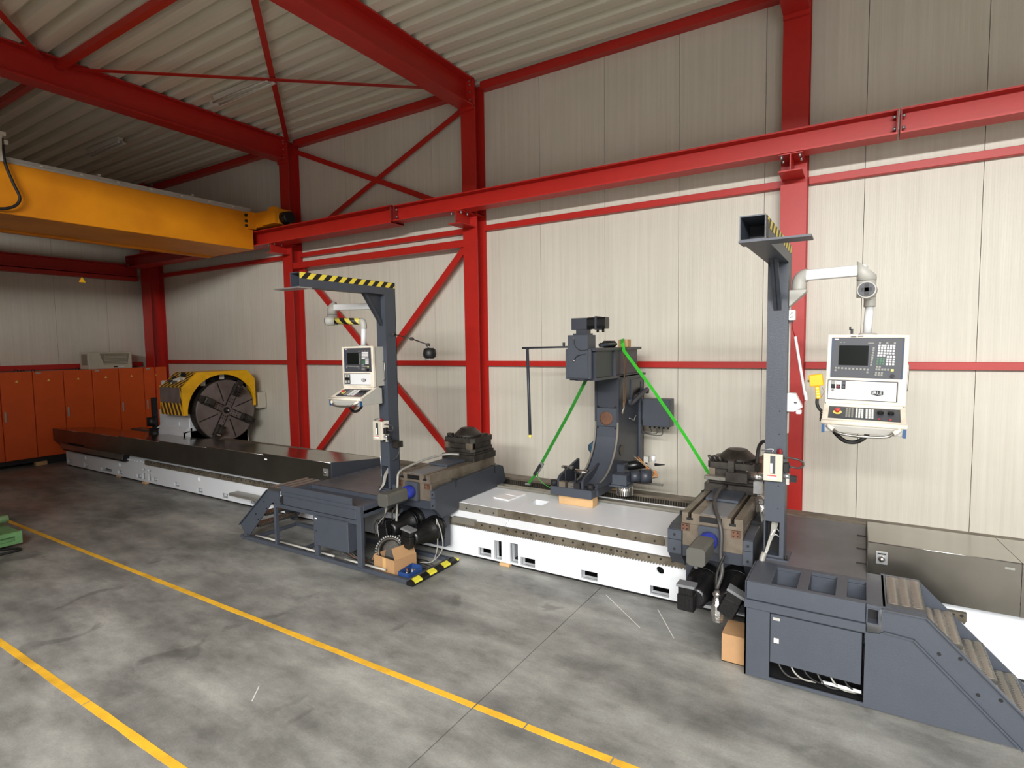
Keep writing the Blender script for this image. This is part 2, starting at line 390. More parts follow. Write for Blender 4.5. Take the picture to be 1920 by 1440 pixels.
# chalk scratches and stains
for (x0, y0, x1, y1, lab) in ((-2.30, 5.55, -1.75, 5.05, 'thin white scratch on the floor near the dark joint by the white bed'), (-1.72, 5.50, -1.42, 5.02, 'thin white scratch on the floor below the right carriage motor'),
                              (-4.06, 2.62, -3.93, 2.47, 'short white chalk stroke on the floor between the two yellow lines')):
    d = Vector((x1-x0, y1-y0, 0)).normalized(); n = Vector((-d.y, d.x, 0))*0.004
    mk('floor_scratch', G().prism([(x0-n.x, y0-n.y), (x1-n.x, y1-n.y), (x1+n.x, y1+n.y), (x0+n.x, y0+n.y)], 'z', 0.0002, 0.0012), 'chalk', label=lab, cat='scratch')

# back wall: 1.15 m sandwich panels
wb = struct('wall_back', G().box(XL-0.2, XR, YB+0.06, YB+0.2, 0, 7.7), 'dark'); ORG[wb] = tuple(wb.location)
pm = mesh_of('wall_panel', G().box(0.003, 1.147, 0, 0.06, 0, 7.6), 'panelwall')
k = -15
while -0.047+1.15*k < XR-1.15:
    x = -0.047+1.15*k
    inst('wall_panel', pm, wb, (x, YB, 0)); k += 1
wl = struct('wall_left', G().box(XL-0.2, XL-0.06, YF, YB+0.06, 0, 7.7), 'dark'); ORG[wl] = tuple(wl.location)
for k in range(17):
    inst('wall_panel', pm, wl, (XL, YB-1.15*k-1.15, 0), (0, 0, pi/2))
# wall behind the camera with large gate openings (daylight) and a side wall
g = G().plate('y', XL, XR, 0, 7.7, YF-0.12, YF, holes=[(1.0, 8.0, 0.0, 4.4), (-3.0, 8.9, 6.5, 7.06)])
struct('wall_front', g, 'darkwall')
struct('wall_right', G().box(XR, XR+0.12, YF, YB+0.2, 0, 7.7), 'darkwall')
struct('light_blocker_wall', G().box(-6.2, -6.0, YF, -0.6, 0, 5.2), 'darkwall')  # added unseen wall, blocks gate light from the far left end
struct('window_1', G().plate('z', -2.6, 8.6, -9.5, -2.9, 7.13, 7.16, []), 'armwhite')

# roof deck: trapezoidal sheets, ribs along x
ce = struct('ceiling', G().box(XL-0.2, XR, YF, YB+0.2, 7.62, 7.7), 'dark'); ORG[ce] = tuple(ce.location)
prof = []; y = YB+0.1; pitch = 0.33; zb = 7.22
sl = lambda yy: 0.006*(YB-yy)
while y > YF:
    prof += [(y, zb), (y-0.17, zb), (y-0.215, zb+0.13), (y-0.285, zb+0.13)]; y -= pitch
prof = [(p[0], p[1]+sl(p[0])) for p in prof]
def sheet(x0, x1, dz):
    g = G(); n = len(prof)
    vs = [(x0, p[0], p[1]+dz) for p in prof] + [(x1, p[0], p[1]+dz) for p in prof] + [(x0, p[0], p[1]+dz+0.012) for p in prof] + [(x1, p[0], p[1]+dz+0.012) for p in prof]
    fs = [(i, i+1, n+i+1, n+i) for i in range(n-1)] + [(2*n+i, 3*n+i, 3*n+i+1, 2*n+i+1) for i in range(n-1)]
    g.add(vs, fs); mk('roof_sheet', g, 'roofsheet', ce)
for i, (a, b_) in enumerate(((XL-0.2, -10.84), (-10.84, -5.88), (-5.88, -0.80), (-0.80, 4.2), (4.2, XR))): sheet(a, b_, 0.004*(i % 2))

def ibeam(g, axis, lo, hi, c, h, wdt, tf, tw, T=None):
    """I section; axis 'x' or 'y' or 'z'; for x: c=(y,z) centre, web vertical; for y: c=(x,z); for z (column): c=(x,y), flanges face y"""
    a, b_ = c
    if axis == 'x':
        g.box(lo, hi, a-wdt/2, a+wdt/2, b_-h/2, b_-h/2+tf).box(lo, hi, a-wdt/2, a+wdt/2, b_+h/2-tf, b_+h/2).box(lo, hi, a-tw/2, a+tw/2, b_-h/2+tf, b_+h/2-tf)
    if axis == 'y':
        g.box(a-wdt/2, a+wdt/2, lo, hi, b_-h/2, b_-h/2+tf).box(a-wdt/2, a+wdt/2, lo, hi, b_+h/2-tf, b_+h/2).box(a-tw/2, a+tw/2, lo, hi, b_-h/2+tf, b_+h/2-tf)
    if axis == 'z':
        g.box(a-wdt/2, a+wdt/2, b_-h/2, b_-h/2+tf, lo, hi).box(a-wdt/2, a+wdt/2, b_+h/2-tf, b_+h/2, lo, hi).box(a-tw/2, a+tw/2, b_-h/2+tf, b_+h/2-tf, lo, hi)
    return g
COLS = [(-10.84, 'between the crane girder and the left control mast'), (-5.88, 'in the middle, beside the X bracing'), (-0.815, 'behind the right control mast')]
for x, where in COLS:
    t = thing('steel_column', 'red steel H-column against the panel wall ' + where, 'column', (x, 8.285, 0))
    g = G(); ibeam(g, 'z', 0.02, 7.2, (x, 8.285), 0.29, 0.30, 0.018, 0.011); mk('shaft', g, 'red', t)
    mk('base_plate', G().box(x-0.2, x+0.2, 8.08, 8.43, 0, 0.02), 'red', t)
    g = G()
    for z in (4.95, 5.24): g.box(x-0.145, x+0.145, 8.16, 8.41, z, z+0.012)
    mk('stiffener', g, 'red', t)
    # crane bracket: stub, shelf plate and bolts
    bk = mk('bracket', G().box(x-0.13, x+0.13, 7.70, 8.14, 4.735, 4.75).box(x-0.006, x+0.006, 7.74, 8.14, 4.75, 4.945).box(x-0.13, x+0.13, 7.74, 8.14, 4.945, 4.957), 'red', t)
    for dx in (-0.1, 0.1):
        for yy in (7.76, 7.94): mk('bolt', G().cyl((x+dx, yy, 4.90), (x+dx, yy, 4.945), 0.014, n=6), 'galv', bk)
    # rafter
    r = thing('roof_rafter', 'red steel roof rafter on the column ' + where, 'beam', (x, 0, 6.74))
    T = Matrix.Translation((0, 8.3, 6.98)) @ Matrix.Rotation(-0.006, 4, 'X') @ Matrix.Translation((0, -8.3, -6.98))
    g = G(); ibeam(g, 'y', YF+0.3, 8.14, (x, 6.98), 0.46, 0.30, 0.022, 0.012); g.xf(T); mk('profile', g, 'red', r)
    mk('end_plate', G().box(x-0.15, x+0.15, 8.10, 8.139, 6.70, 7.22), 'red', r)
    for z in (6.80, 6.86, 6.98, 7.10, 7.16):
        for dx in (-0.09, 0.09): mk('bolt', G().cyl((x+dx, 8.08, z), (x+dx, 8.10, z), 0.014, n=6), 'galv', r)
# corner column and end wall framing
t = thing('steel_column', 'dark red corner column at the far left beside the orange cabinets', 'column', (-16.8, 8.2, 0))
g = G(); ibeam(g, 'z', 0.02, 7.2, (-16.8, 8.24), 0.38, 0.44, 0.02, 0.012); mk('shaft', g, 'red', t)
mk('base_plate', G().box(-17.05, -16.55, 8.0, 8.43, 0, 0.02), 'red', t)
t = thing('wall_beam', 'dark red double-flanged beam high on the left end wall', 'beam', (-17.15, 3, 4.59))
g = G(); ibeam(g, 'y', YF+0.3, 8.0, (-17.12, 4.87), 0.30, 0.26, 0.02, 0.012); mk('profile', g, 'red', t)
mk('lower_rail', G().box(-17.25, -17.05, YF+0.3, 8.0, 4.60, 4.70), 'red', t)
mk('wall_purlin', G().box(XL+0.002, -17.2, YF+0.3, 8.05, 2.26, 2.38), 'red', label='dark red horizontal wall rail on the left end wall above the orange cabinets', cat='rail')
# wall purlins on the back wall, bay by bay
bays = [(-16.58, -11.0, 'far left bay behind the headstock'), (-10.68, -6.04, 'braced bay behind the left control pendant'), (-5.72, -0.97, 'middle bay behind the steady rest'), (-0.66, XR, 'right bay behind the right control pendant')]
for a, b_, wh in bays:
    mk('wall_purlin', G().box(a, b_, 8.345, 8.438, 2.33, 2.42), 'red', bevel=0.004, label='red horizontal wall rail at shoulder height, ' + wh, cat='rail')
    mk('wall_purlin', G().box(a, b_, 8.345, 8.438, 4.70, 4.795), 'red', bevel=0.004, label='red horizontal wall rail just below the crane runway, ' + wh, cat='rail')
    mk('eaves_purlin', G().box(a, b_, 8.29, 8.438, 7.08, 7.215), 'red', bevel=0.004, label='red eaves beam under the corrugated roof, ' + wh, cat='beam')
mk('wall_strut', G().box(-10.68, -6.04, 8.16, 8.27, 4.43, 4.56), 'red', bevel=0.004, label='heavier red strut below the rail in the braced bay', cat='beam')
# X bracing
def bar(p0, p1, wd, th, name, label, mat='red', nrm=(0, 1, 0)):
    g = G().strip([p0, (Vector(p0)+Vector(p1))/2, p1], wd, th, up=Vector(nrm).cross(Vector(p1)-Vector(p0)))
    return mk(name, g, mat, label=label, cat='brace')
bar((-10.72, 8.30, 7.0), (-6.02, 8.30, 5.05), 0.10, 0.012, 'wall_brace', 'red diagonal flat brace falling to the right in the upper wall cross')
bar((-10.55, 8.32, 5.05), (-6.02, 8.32, 6.88), 0.10, 0.012, 'wall_brace', 'red diagonal flat brace rising to the right in the upper wall cross')
bar((-10.60, 8.30, 4.45), (-6.02, 8.30, 0.22), 0.12, 0.05, 'wall_brace', 'red diagonal brace falling right behind the left control mast')
bar((-6.06, 8.24, 4.42), (-10.40, 8.24, 0.22), 0.12, 0.05, 'wall_brace', 'red diagonal brace rising right behind the left control mast')
bar((-10.68, 8.15, 7.12), (-6.0, 4.1, 7.14), 0.09, 0.012, 'roof_brace', 'red roof brace running from the left column towards the camera', nrm=(0, 0, 1))
bar((-10.70, 4.15, 7.10), (-6.02, 8.15, 7.10), 0.09, 0.012, 'roof_brace', 'red roof brace running from the left rafter to the middle column', nrm=(0, 0, 1))
bar((-10.70, 3.85, 7.13), (-6.02, 0.1, 7.15), 0.09, 0.012, 'roof_brace', 'red roof brace in the top left corner of the picture', nrm=(0, 0, 1))
for a, b_, l in ((-16.9, -10.99, 'left of the left rafter'), (-10.69, -6.03, 'between the two rafters')):
    mk('roof_strut', G().box(a, b_, 4.0, 4.10, 7.04, 7.14), 'red', label='red square roof strut ' + l, cat='strut')
# crane runway
def runway(x0, x1, y0, y1, z0, z1, label):
    t = thing('crane_runway', label, 'beam', ((x0+x1)/2, (y0+y1)/2, z0))
    g = G(); ibeam(g, 'x', x0, x1, ((y0+y1)/2, (z0+z1)/2), z1-z0, y1-y0, 0.02, 0.012); mk('profile', g, 'red', t)
    mk('crane_rail', G().box(x0, x1, (y0+y1)/2-0.025, (y0+y1)/2+0.025, z1, z1+0.03), 'darksteel', t)
    for x in (x0+0.008, x1-0.008):
        pl = mk('splice_plate', G().box(x-0.008, x+0.008, y0+0.01, y1-0.01, z0+0.002, z1-0.002), 'redold', t)
    for zz in (z0+0.07, z1-0.07):
        for yy in (y0+0.05, y1-0.05):
            mk('bolt', G().cyl((x1-0.05, yy, zz), (x1-0.016, yy, zz), 0.016, n=6), 'galv', t)
            mk('bolt', G().cyl((x0+0.016, yy, zz), (x0+0.05, yy, zz), 0.016, n=6), 'galv', t)
runway(-17.0, -7.29, 7.67, 8.03, 4.925, 5.235, 'deeper red crane runway girder in the left half carrying the yellow crane')
runway(-7.27, 0.255, 7.72, 7.98, 4.96, 5.23, 'red crane runway girder in the middle above the steady rest')
runway(0.275, XR-0.05, 7.72, 7.98, 4.96, 5.23, 'red crane runway girder at the right end beyond the rusty splice')
# yellow overhead crane
t = thing('overhead_crane', 'yellow overhead crane girder with grey rail on top at upper left', 'crane', (-12, 0, 4.83))
mk('box_girder', G().box(-12.9, -11.3, YF+0.5, 7.66, 4.835, 5.62), 'craneyellow', t, bevel=0.01)
mk('bottom_lip', G().box(-12.95, -12.82, YF+0.5, 7.6, 4.80, 4.835), 'craneyellow', t)
ec = mk('end_carriage', G().box(-13.4, -10.46, 7.68, 8.02, 5.30, 5.62), 'craneyellow', t, bevel=0.01)
mk('drive_housing', G().prism([(-10.92, 5.30), (-10.46, 5.30), (-10.46, 5.64), (-10.66, 5.64)], 'y', 7.60, 7.68), 'craneyellow', t)
mk('connection_plate', G().box(-11.3, -11.22, 7.50, 7.68, 5.26, 5.62), 'craneyellow', t)
for z in (5.32, 5.42, 5.54): mk('bolt', G().cyl((-11.26, 7.46, z), (-11.26, 7.5, z), 0.03, n=10), 'dark', t)
mk('buffer', G().cyl((-10.46, 7.82, 5.43), (-10.26, 7.82, 5.43), 0.13, 0.12, n=20), 'black', t)
for x in (-12.9, -10.9): mk('wheel', G().cyl((x, 7.80, 5.36), (x, 7.88, 5.36), 0.1, n=20), 'darksteel', t)
mk('cable_rail', G().box(-11.36, -11.30, YF+0.5, 7.62, 5.66, 5.70).box(-11.345, -11.315, YF+0.5, 7.62, 5.62, 5.66).box(-11.36, -11.30, YF+0.5, 7.62, 5.70, 5.706), 'conduit', t)
for i, y in enumerate((3.4, 3.95, 4.5, 5.05, 5.6, 6.15, 6.7, 7.2)):
    c_ = mk('rail_clamp', G().box(-11.30, -11.27, y-0.02, y+0.02, 5.65, 5.68), 'lampwhite', t)
for y in (4.75, 6.35): mk('rail_bracket', G().box(-11.38, -11.24, y-0.02, y+0.02, 5.706, 5.73), 'conduit', t)
h = thing('crane_cable', 'black cable hanging in a loop from a trolley on the crane rail', 'cable', (-11.22, 3.43, 4.85))
mk('trolley', G().box(-11.26, -11.18, 3.40, 3.50, 5.98, 6.04).box(-11.26, -11.20, 3.42, 3.46, 5.60, 6.0).box(-11.22, -11.17, 3.47, 3.52, 5.86, 5.92), 'lampwhite', h)
mk('hose', G().tube(bez([(-11.22, 3.46, 5.95), (-11.21, 3.47, 5.6), (-11.2, 3.55, 5.3), (-11.2, 3.62, 5.08), (-11.2, 3.52, 4.93), (-11.2, 3.30, 4.88), (-11.2, 3.0, 5.0)], 24), 0.022, 8), 'rubber', h)
# ceiling lights
for (x0, x1, lab) in ((-10.05, -8.45, 'twin-tube fluorescent batten on the roof between the rafters'), (-15.05, -13.5, 'twin-tube fluorescent batten on the roof at far left above the crane')):
    t = thing('fluorescent_light', lab, 'ceiling light', ((x0+x1)/2, 6.16, 7.08), group='fluorescent battens under the roof')
    mk('body', G().prism([(6.10, 7.22), (6.22, 7.22), (6.20, 7.15), (6.12, 7.15)], 'x', x0+0.05, x1-0.05), 'lampwhite', t)
    mk('reflector', G().prism([(6.12, 7.15), (6.20, 7.15), (6.27, 7.10), (6.262, 7.095), (6.195, 7.142), (6.125, 7.142), (6.058, 7.095), (6.05, 7.10)], 'x', x0, x1), 'lampwhite', t)
    for yy in (6.105, 6.215):
        mk('tube', G().cyl((x0+0.04, yy, 7.10), (x1-0.04, yy, 7.10), 0.014, n=10), 'tubeoff', t)
        for xx in (x0, x1-0.04): mk('lamp_holder', G().box(xx, xx+0.04, yy-0.016, yy+0.016, 7.085, 7.14), 'armwhite', t)
# added deep girder, unseen behind the camera, keeps window light off the upper wall
t = thing('light_blocker_girder', 'deep red girder added behind the camera to shade the upper wall', 'beam', (-4, -2.0, 6.06))
g = G(); ibeam(g, 'x', XL+0.05, XR-0.05, (-2.0, 6.62), 1.12, 0.30, 0.03, 0.02); mk('profile', g, 'red', t)
# ================================================================ lathe bed
bed = thing('lathe_bed', 'long white lathe bed with brown steel guideways and toothed rack', 'machine bed', (-6, 6.2, 0.0))
YF0 = 5.70
H_MID = [(-4.082, -3.887, 0.061, 0.162), (-3.843, -3.733, 0.054, 0.293), (-3.611, -3.498, 0.058, 0.300), (-3.462, -3.261, 0.051, 0.154), (-2.666, -2.464, 0.054, 0.154), (-1.867, -1.662, 0.051, 0.147), (-1.0, -0.8, 0.05, 0.15)]
H_LEFT = [(-15.955, -15.711, 0.074, 0.151), (-15.122, -14.912, 0.064, 0.158), (-14.297, -13.780, 0.078, 0.140), (-13.505, -13.316, 0.080, 0.160), (-12.699, -12.513, 0.080, 0.159), (-12.455, -12.348, 0.270, 0.305), (-12.475, -12.348, 0.076, 0.211)]
H_L2 = [(-12.233, -12.116, 0.261, 0.305), (-12.243, -12.128, 0.078, 0.220), (-12.075, -11.882, 0.089, 0.164), (-11.272, -11.082, 0.081, 0.160), (-10.475, -10.281, 0.064, 0.148), (-9.681, -9.485, 0.069, 0.150), (-8.86, -8.66, 0.066, 0.15), (-8.05, -7.85, 0.06, 0.15), (-6.45, -6.25, 0.06, 0.15), (-5.65, -5.45, 0.06, 0.15)]
def section(x0, x1, holes, circ, zl=0.495, tip=True):
    s_ = mk('bed_section', G().plate('y', x0, x1, 0.035, zl, YF0, YF0+0.05, [h for h in holes if x0 < h[0] and h[1] < x1], circ), 'white', bed)
    # shell behind the front: sloped ledge, step, end plates, inner dark wall
    g = G()
    g.prism([(YF0, zl), (5.80, 0.561), (5.80, 0.52), (YF0+0.05, zl-0.03)], 'x', x0, x1)
    g.box(x0, x0+0.02, YF0+0.05, 6.70, 0.04, 0.55).box(x1-0.02, x1, YF0+0.05, 6.70, 0.04, 0.55)
    mk('ledge', g, 'white', s_)
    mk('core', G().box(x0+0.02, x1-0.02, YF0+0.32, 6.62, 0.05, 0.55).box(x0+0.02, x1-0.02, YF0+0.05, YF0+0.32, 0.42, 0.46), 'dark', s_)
    g = G()
    for h in holes:
        if x0 < h[0] and h[1] < x1:
            g.box(h[0]-0.006, h[0], YF0+0.04, YF0+0.11, h[2], h[3]).box(h[0], h[1], YF0+0.04, YF0+0.11, h[2]-0.006, h[2])
    mk('pocket_lining', g, 'white', s_)
    mk('sole', G().box(x0+0.01, x1-0.01, YF0+0.03, 7.3, 0.0, 0.035), 'black', s_)
    return s_
section(-16.02, -12.335, H_LEFT, [(-15.0, 0.277, 0.045), (-13.4, 0.28, 0.045)], 0.44)
section(-12.33, -8.0, H_L2, [(-10.37, 0.318, 0.045)])
section(-7.995, -3.682, H_L2+H_MID, [(-6.6, 0.318, 0.045)])
section(-3.678, 0.2, H_MID, [(-1.763, 0.322, 0.045)])
section(0.204, 3.2, [], [(1.9, 0.32, 0.045)])
# top plate with lifting pocket, front guideway, rear way
for a, b_ in ((-16.0, -12.335), (-12.33, -8.0), (-7.995, -3.682), (-3.678, 0.2), (0.204, 3.2)):
    hl = [(-3.62, -3.42, 6.17, 6.38)] if a == -3.678 else []
    mk('top_plate', G().plate('z', a, b_, 5.80, 6.66, 0.63, 0.667, hl), 'white', bed)
    mk('rear_way', G().box(a, b_, 6.68, 6.80, 0.45, 0.695), 'ways2', bed)
mk('pocket', G().box(-3.64, -3.62, 6.15, 6.40, 0.52, 0.63).box(-3.42, -3.40, 6.15, 6.40, 0.52, 0.63).box(-3.62, -3.42, 6.38, 6.40, 0.52, 0.63).box(-3.62, -3.42, 6.15, 6.17, 0.52, 0.63), 'white', bed)
for a, b_, m_ in ((-16.0, -8.0, 'waysteel'), (-7.99, -3.84, 'ways2'), (-3.835, -1.745, 'waysteel'), (-1.74, 3.2, 'ways2')):
    g = G().box(a, b_, 5.785, 5.86, 0.561, 0.662); gw = mk('guideway', g, m_, bed, bevel=0.003)
    if a > -9:
        x = a+0.1
        while x < min(b_, 1.4):
            mk('screw_hole', G().cyl((x, 5.783, 0.60), (x, 5.79, 0.60), 0.012, n=10), 'dark', gw); x += 0.21
# front rack, 1 m segments with teeth
def rack_mesh(L):
    pts = [(0, 0.49), (0, 0.425)]; n = int(L/0.0314); p = L/n
    for i in range(n):
        x = i*p; pts += [(x+p*0.1, 0.425), (x+p*0.38, 0.405), (x+p*0.62, 0.405), (x+p*0.9, 0.425)]
    pts += [(L, 0.425), (L, 0.49)]
    g = G(); nn = len(pts)
    # triangulate as strips: top bar + teeth
    g.box(0, L, 0, 0.045, 0.425, 0.49)
    for i in range(n):
        x = i*p; g.prism([(x+p*0.1, 0.425), (x+p*0.9, 0.425), (x+p*0.62, 0.402), (x+p*0.38, 0.402)], 'y', 0.0, 0.045)
    return mesh_of('rack_segment', g, 'waysteel')
rm = rack_mesh(0.998); hm = mesh_of('rack_screw', G().cyl((0, 0.0, 0), (0, 0.02, 0), 0.013, n=12), 'dark'); hm2 = mesh_of('rack_screw', G().cyl((0, 0.0, 0), (0, 0.02, 0), 0.008, n=10), 'dark')
for i in range(-10, 3):
    x = -2.25+i*1.0
    if x > 2.4 or (-6.9 < x < -4.9) is None: continue
    if x in (): continue
    o = inst('rack_segment', rm, bed, (x, YF0-0.045, 0)); ORG[o] = ORG[bed]
    if -5.9 < x < -4.3: continue
    for k_, (dx, m_) in enumerate(((0.035, hm), (0.085, hm2), (0.135, hm), (0.26, hm), (0.385, hm), (0.51, hm), (0.635, hm), (0.76, hm), (0.865, hm), (0.915, hm2), (0.965, hm))):
        if not (x+dx > -12.2 and x+dx < 1.3): continue
        inst('rack_screw', m_, o, (dx+ORG[bed][0], -0.003+ORG[bed][1], 0.468+ORG[bed][2]))
# mounting strip visible left of the first rack
g = G().box(-4.45, -4.10, YF0-0.05, YF0, 0.44, 0.51); mk('rack_end_block', g, 'ways2', bed)
# long cable tray on the left front and a short one
mk('cable_tray', G().box(-15.95, -12.98, 5.58, 5.70, 0.545, 0.555).box(-15.95, -12.98, 5.575, 5.585, 0.44, 0.555), 'steel', bed)
mk('cable_tray', G().box(-15.9, -12.98, 5.60, 5.70, 0.40, 0.545), 'black', bed)
tr = mk('step_bracket', G().box(-9.12, -7.7, 5.50, 5.66, 0.215, 0.26).prism([(5.66, 0.1), (5.70, 0.1), (5.70, 0.22), (5.55, 0.22)], 'x', -8.62, -8.57), 'ways2', bed)
for i in range(6): mk('bed_lug', G().box(-12.98+i*0.115, -12.92+i*0.115, 5.66, 5.70, 0.43, 0.455), 'white', bed)
for i, (x, y) in enumerate(((-12.35, 5.66), (-3.68, 5.67), (-13.5, 5.69), (0.6, 5.67))):
    mk('wood_shim', G().box(x-0.07, x+0.07, y, y+0.25, 0.0, 0.034), 'wood', bevel=0.003, label=('small wooden wedge under the far left bed joint', 'small wooden wedge under the bed joint near the yellow-black strip', 'thin wooden wedge under the left bed end', 'wooden wedge under the bed behind the right stairs')[i], cat='wood block')
# rear rack beam near the wall with vertical teeth
rb = mk('rear_beam', G().box(-16.0, 3.2, 7.115, 7.36, 0.0, 0.70), 'waysteel', bed)
tm = mesh_of('rack_tooth', G().prism([(-0.012, 0), (0.012, 0), (0.006, -0.02), (-0.006, -0.02)], 'z', 0.57, 0.68), 'darksteel')
mk('rear_trough', G().box(-16.0, 3.2, 6.80, 7.115, 0.45, 0.50), 'dark', bed)
x = -4.6; cnt = 0
while x < -1.25:
    inst('rack_tooth', tm, bed, (x, 7.115, 0)); x += 0.033; cnt += 1
mk('white_edge', G().box(-3.2, -0.6, 6.80, 6.83, 0.66, 0.70), 'white', bed)
mk('sliding_strip', G().box(-16.0, 3.2, 7.115, 7.14, 0.70, 0.712), 'oldsteel', bed)

# ================================================================ telescopic stainless covers
def cover(name, segs, label, zoff, right_plate=None):
    t = thing(name, label, 'machine cover', ((segs[0][0]+segs[-1][1])/2, 6.1, 0.5))
    for i, (x0, x1, yf, zf, zb_) in enumerate(segs):
        c_ = mk('cover_segment', G().prism([(yf, zb_), (yf, zf), (6.62, zf-0.112), (6.62, 0.70), (6.60, 0.70), (6.60, zf-0.122), (yf+0.01, zf-0.012), (yf+0.01, zb_)], 'x', x0, x1), 'stainside', t)
        mk('top_sheet', G().prism([(yf-0.002, zf+0.0005), (6.62, zf-0.1115), (6.62, zf-0.109), (yf-0.002, zf+0.003)], 'x', x0, x1), 'stainless', c_)
        mk('edge_fold', G().cyl((x0, yf, zf-0.001), (x1, yf, zf-0.001), 0.005, n=8), 'steelbright', c_)
    return t
n = 6; segs = []
for i in range(n):
    x0 = -16.4+i*(9.77/n); x1 = x0+9.77/n+0.01; f = i/(n-1)
    segs.append((x0, x1, 5.605-0.004*i, 0.885+0.118*f, 0.56 if i else 0.60))
cl = cover('bed_cover', segs, 'long polished stainless bed cover at the left in front of the orange cabinets', 0)
mk('end_wedge', G().prism([(-16.4, 0.60), (-15.75, 0.42), (-15.6, 0.56), (-15.6, 0.60)], 'y', 5.60, 5.70), 'stainside', cl)
mk('end_cap', G().prism([(5.605, 0.6), (5.605, 0.88), (6.61, 0.77), (6.61, 0.6)], 'x', -16.41, -16.395), 'stainside', cl)
mk('fixing_plate', G().prism([(5.575, 0.76), (5.575, 1.012), (6.64, 0.895), (6.64, 0.68)], 'x', -6.63, -6.60), 'graphite2', cl, label='dark grey end plate')
lk = mk('latch', G().box(-6.80, -6.70, 5.575, 5.59, 0.80, 0.91), 'galv', cl); mk('latch_knob', G().cyl((-6.75, 5.575, 0.85), (-6.75, 5.54, 0.85), 0.022, n=12), 'steelbright', lk)
mk('sticker', G().box(-8.22, -8.15, 5.584, 5.587, 0.90, 0.925), 'paper', cl)
cr_ = cover('bed_cover', [(0.065, 1.055, 5.60, 0.984, 0.565), (1.058, 3.1, 5.595, 0.986, 0.565)], 'stainless bed cover at the right edge behind the stair treads', 0)
lk = mk('latch', G().box(0.123, 0.205, 5.588, 5.60, 0.81, 0.912), 'galv', cr_); mk('latch_knob', G().lathe([(0.026, 0), (0.026, 0.012), (0.018, 0.03), (0.004, 0.034)], (0.164, 5.588, 0.855), (0, -1, 0), 16), 'steelbright', lk)
mk('latch_bar', G().box(0.135, 0.193, 5.584, 5.588, 0.893, 0.903), 'dark', lk)
mk('sticker', G().box(0.957, 1.015, 5.596, 5.6, 0.924, 0.942), 'keygrey', cr_)
mk('end_cap', G().prism([(5.605, 0.7), (5.605, 0.975), (6.60, 0.865), (6.60, 0.7)], 'x', 0.062, 0.07), 'stainside', cr_)

# ================================================================ headstock and chuck
hs = thing('lathe_headstock', 'white lathe headstock with yellow striped guard and large four-jaw chuck', 'headstock', (-12.9, 7.4, 0.0))
mk('housing', G().box(-13.75, -12.5, 6.72, 8.1, 0.0, 1.35).box(-13.7, -12.5, 6.60, 8.1, 0.0, 0.90).prism([(6.60, 0.90), (6.72, 1.0), (6.8, 1.0), (6.8, 0.9)], 'x', -13.7, -12.5).box(-13.72, -12.42, 6.78, 8.12, 1.35, 2.0), 'white', hs, bevel=0.02)
mk('front_cover', G().box(-13.3, -12.9, 6.705, 6.72, 1.02, 1.10), 'white', hs)
fx, cy, cz = -12.19, 7.40, 1.325
ch = mk('faceplate', G().lathe([(0.66, -0.26), (0.685, -0.24), (0.685, -0.01), (0.675, 0.0)], (fx, cy, cz), (1, 0, 0), 64), 'faceplate', hs)
mk('rim', G().lathe([(0.688, -0.25), (0.690, -0.24), (0.690, -0.03), (0.688, -0.028)], (fx, cy, cz), (1, 0, 0), 64), 'darksteel', ch)
mk('centre_bore', G().cyl((fx, cy, cz), (fx+0.004, cy, cz), 0.075, n=32), 'black', ch)
mk('centre_point', G().cyl((fx+0.004, cy, cz), (fx+0.10, cy, cz), 0.05, 0.004, n=20), 'steelbright', ch)
def rotx(a): return Matrix.Translation((fx, cy, cz)) @ Matrix.Rotation(a, 4, 'X') @ Matrix.Translation((-fx, -cy, -cz))
for k_ in range(4):
    R_ = rotx(math.radians(-28+90*k_))
    # radial T slot pair and jaw (local: along +y from centre)
    for dz in (-0.075, 0.075): mk('jaw_slot', G().box(fx+0.0005, fx+0.003, cy+0.09, cy+0.62, cz+dz-0.012, cz+dz+0.012).xf(R_), 'black', ch)
    sl_ = mk('slot_plate', G().box(fx+0.001, fx+0.012, cy+0.10, cy+0.66, cz-0.06, cz+0.06).xf(R_), 'faceplate', ch)
    for dy in (0.14, 0.2, 0.27):
        for dz in (-0.03, 0.03): mk('screw', G().cyl(R_ @ Vector((fx+0.012, cy+dy, cz+dz)), R_ @ Vector((fx+0.016, cy+dy, cz+dz)), 0.012, n=8), 'black', ch)
    jw = mk('chuck_jaw', G().box(fx+0.012, fx+0.10, cy+0.36, cy+0.60, cz-0.085, cz+0.085).box(fx+0.10, fx+0.20, cy+0.44, cy+0.56, cz-0.06, cz+0.06).box(fx+0.012, fx+0.07, cy+0.60, cy+0.72, cz-0.07, cz+0.07).xf(R_), 'darksteel', ch, bevel=0.004)
    mk('jaw_face', G().box(fx+0.10, fx+0.104, cy+0.57, cy+0.60, cz-0.05, cz+0.05).xf(R_), 'steelbright', ch)
    for dz in (-0.055, 0.055): mk('jaw_bolt', G().cyl(R_ @ Vector((fx+0.10, cy+0.40, cz+dz)), R_ @ Vector((fx+0.13, cy+0.40, cz+dz)), 0.02, n=6), 'black', ch)
    R2 = rotx(math.radians(17+90*k_)); mk('thin_slot', G().box(fx+0.0005, fx+0.003, cy+0.22, cy+0.66, cz-0.012, cz+0.012).xf(R2), 'black', ch)
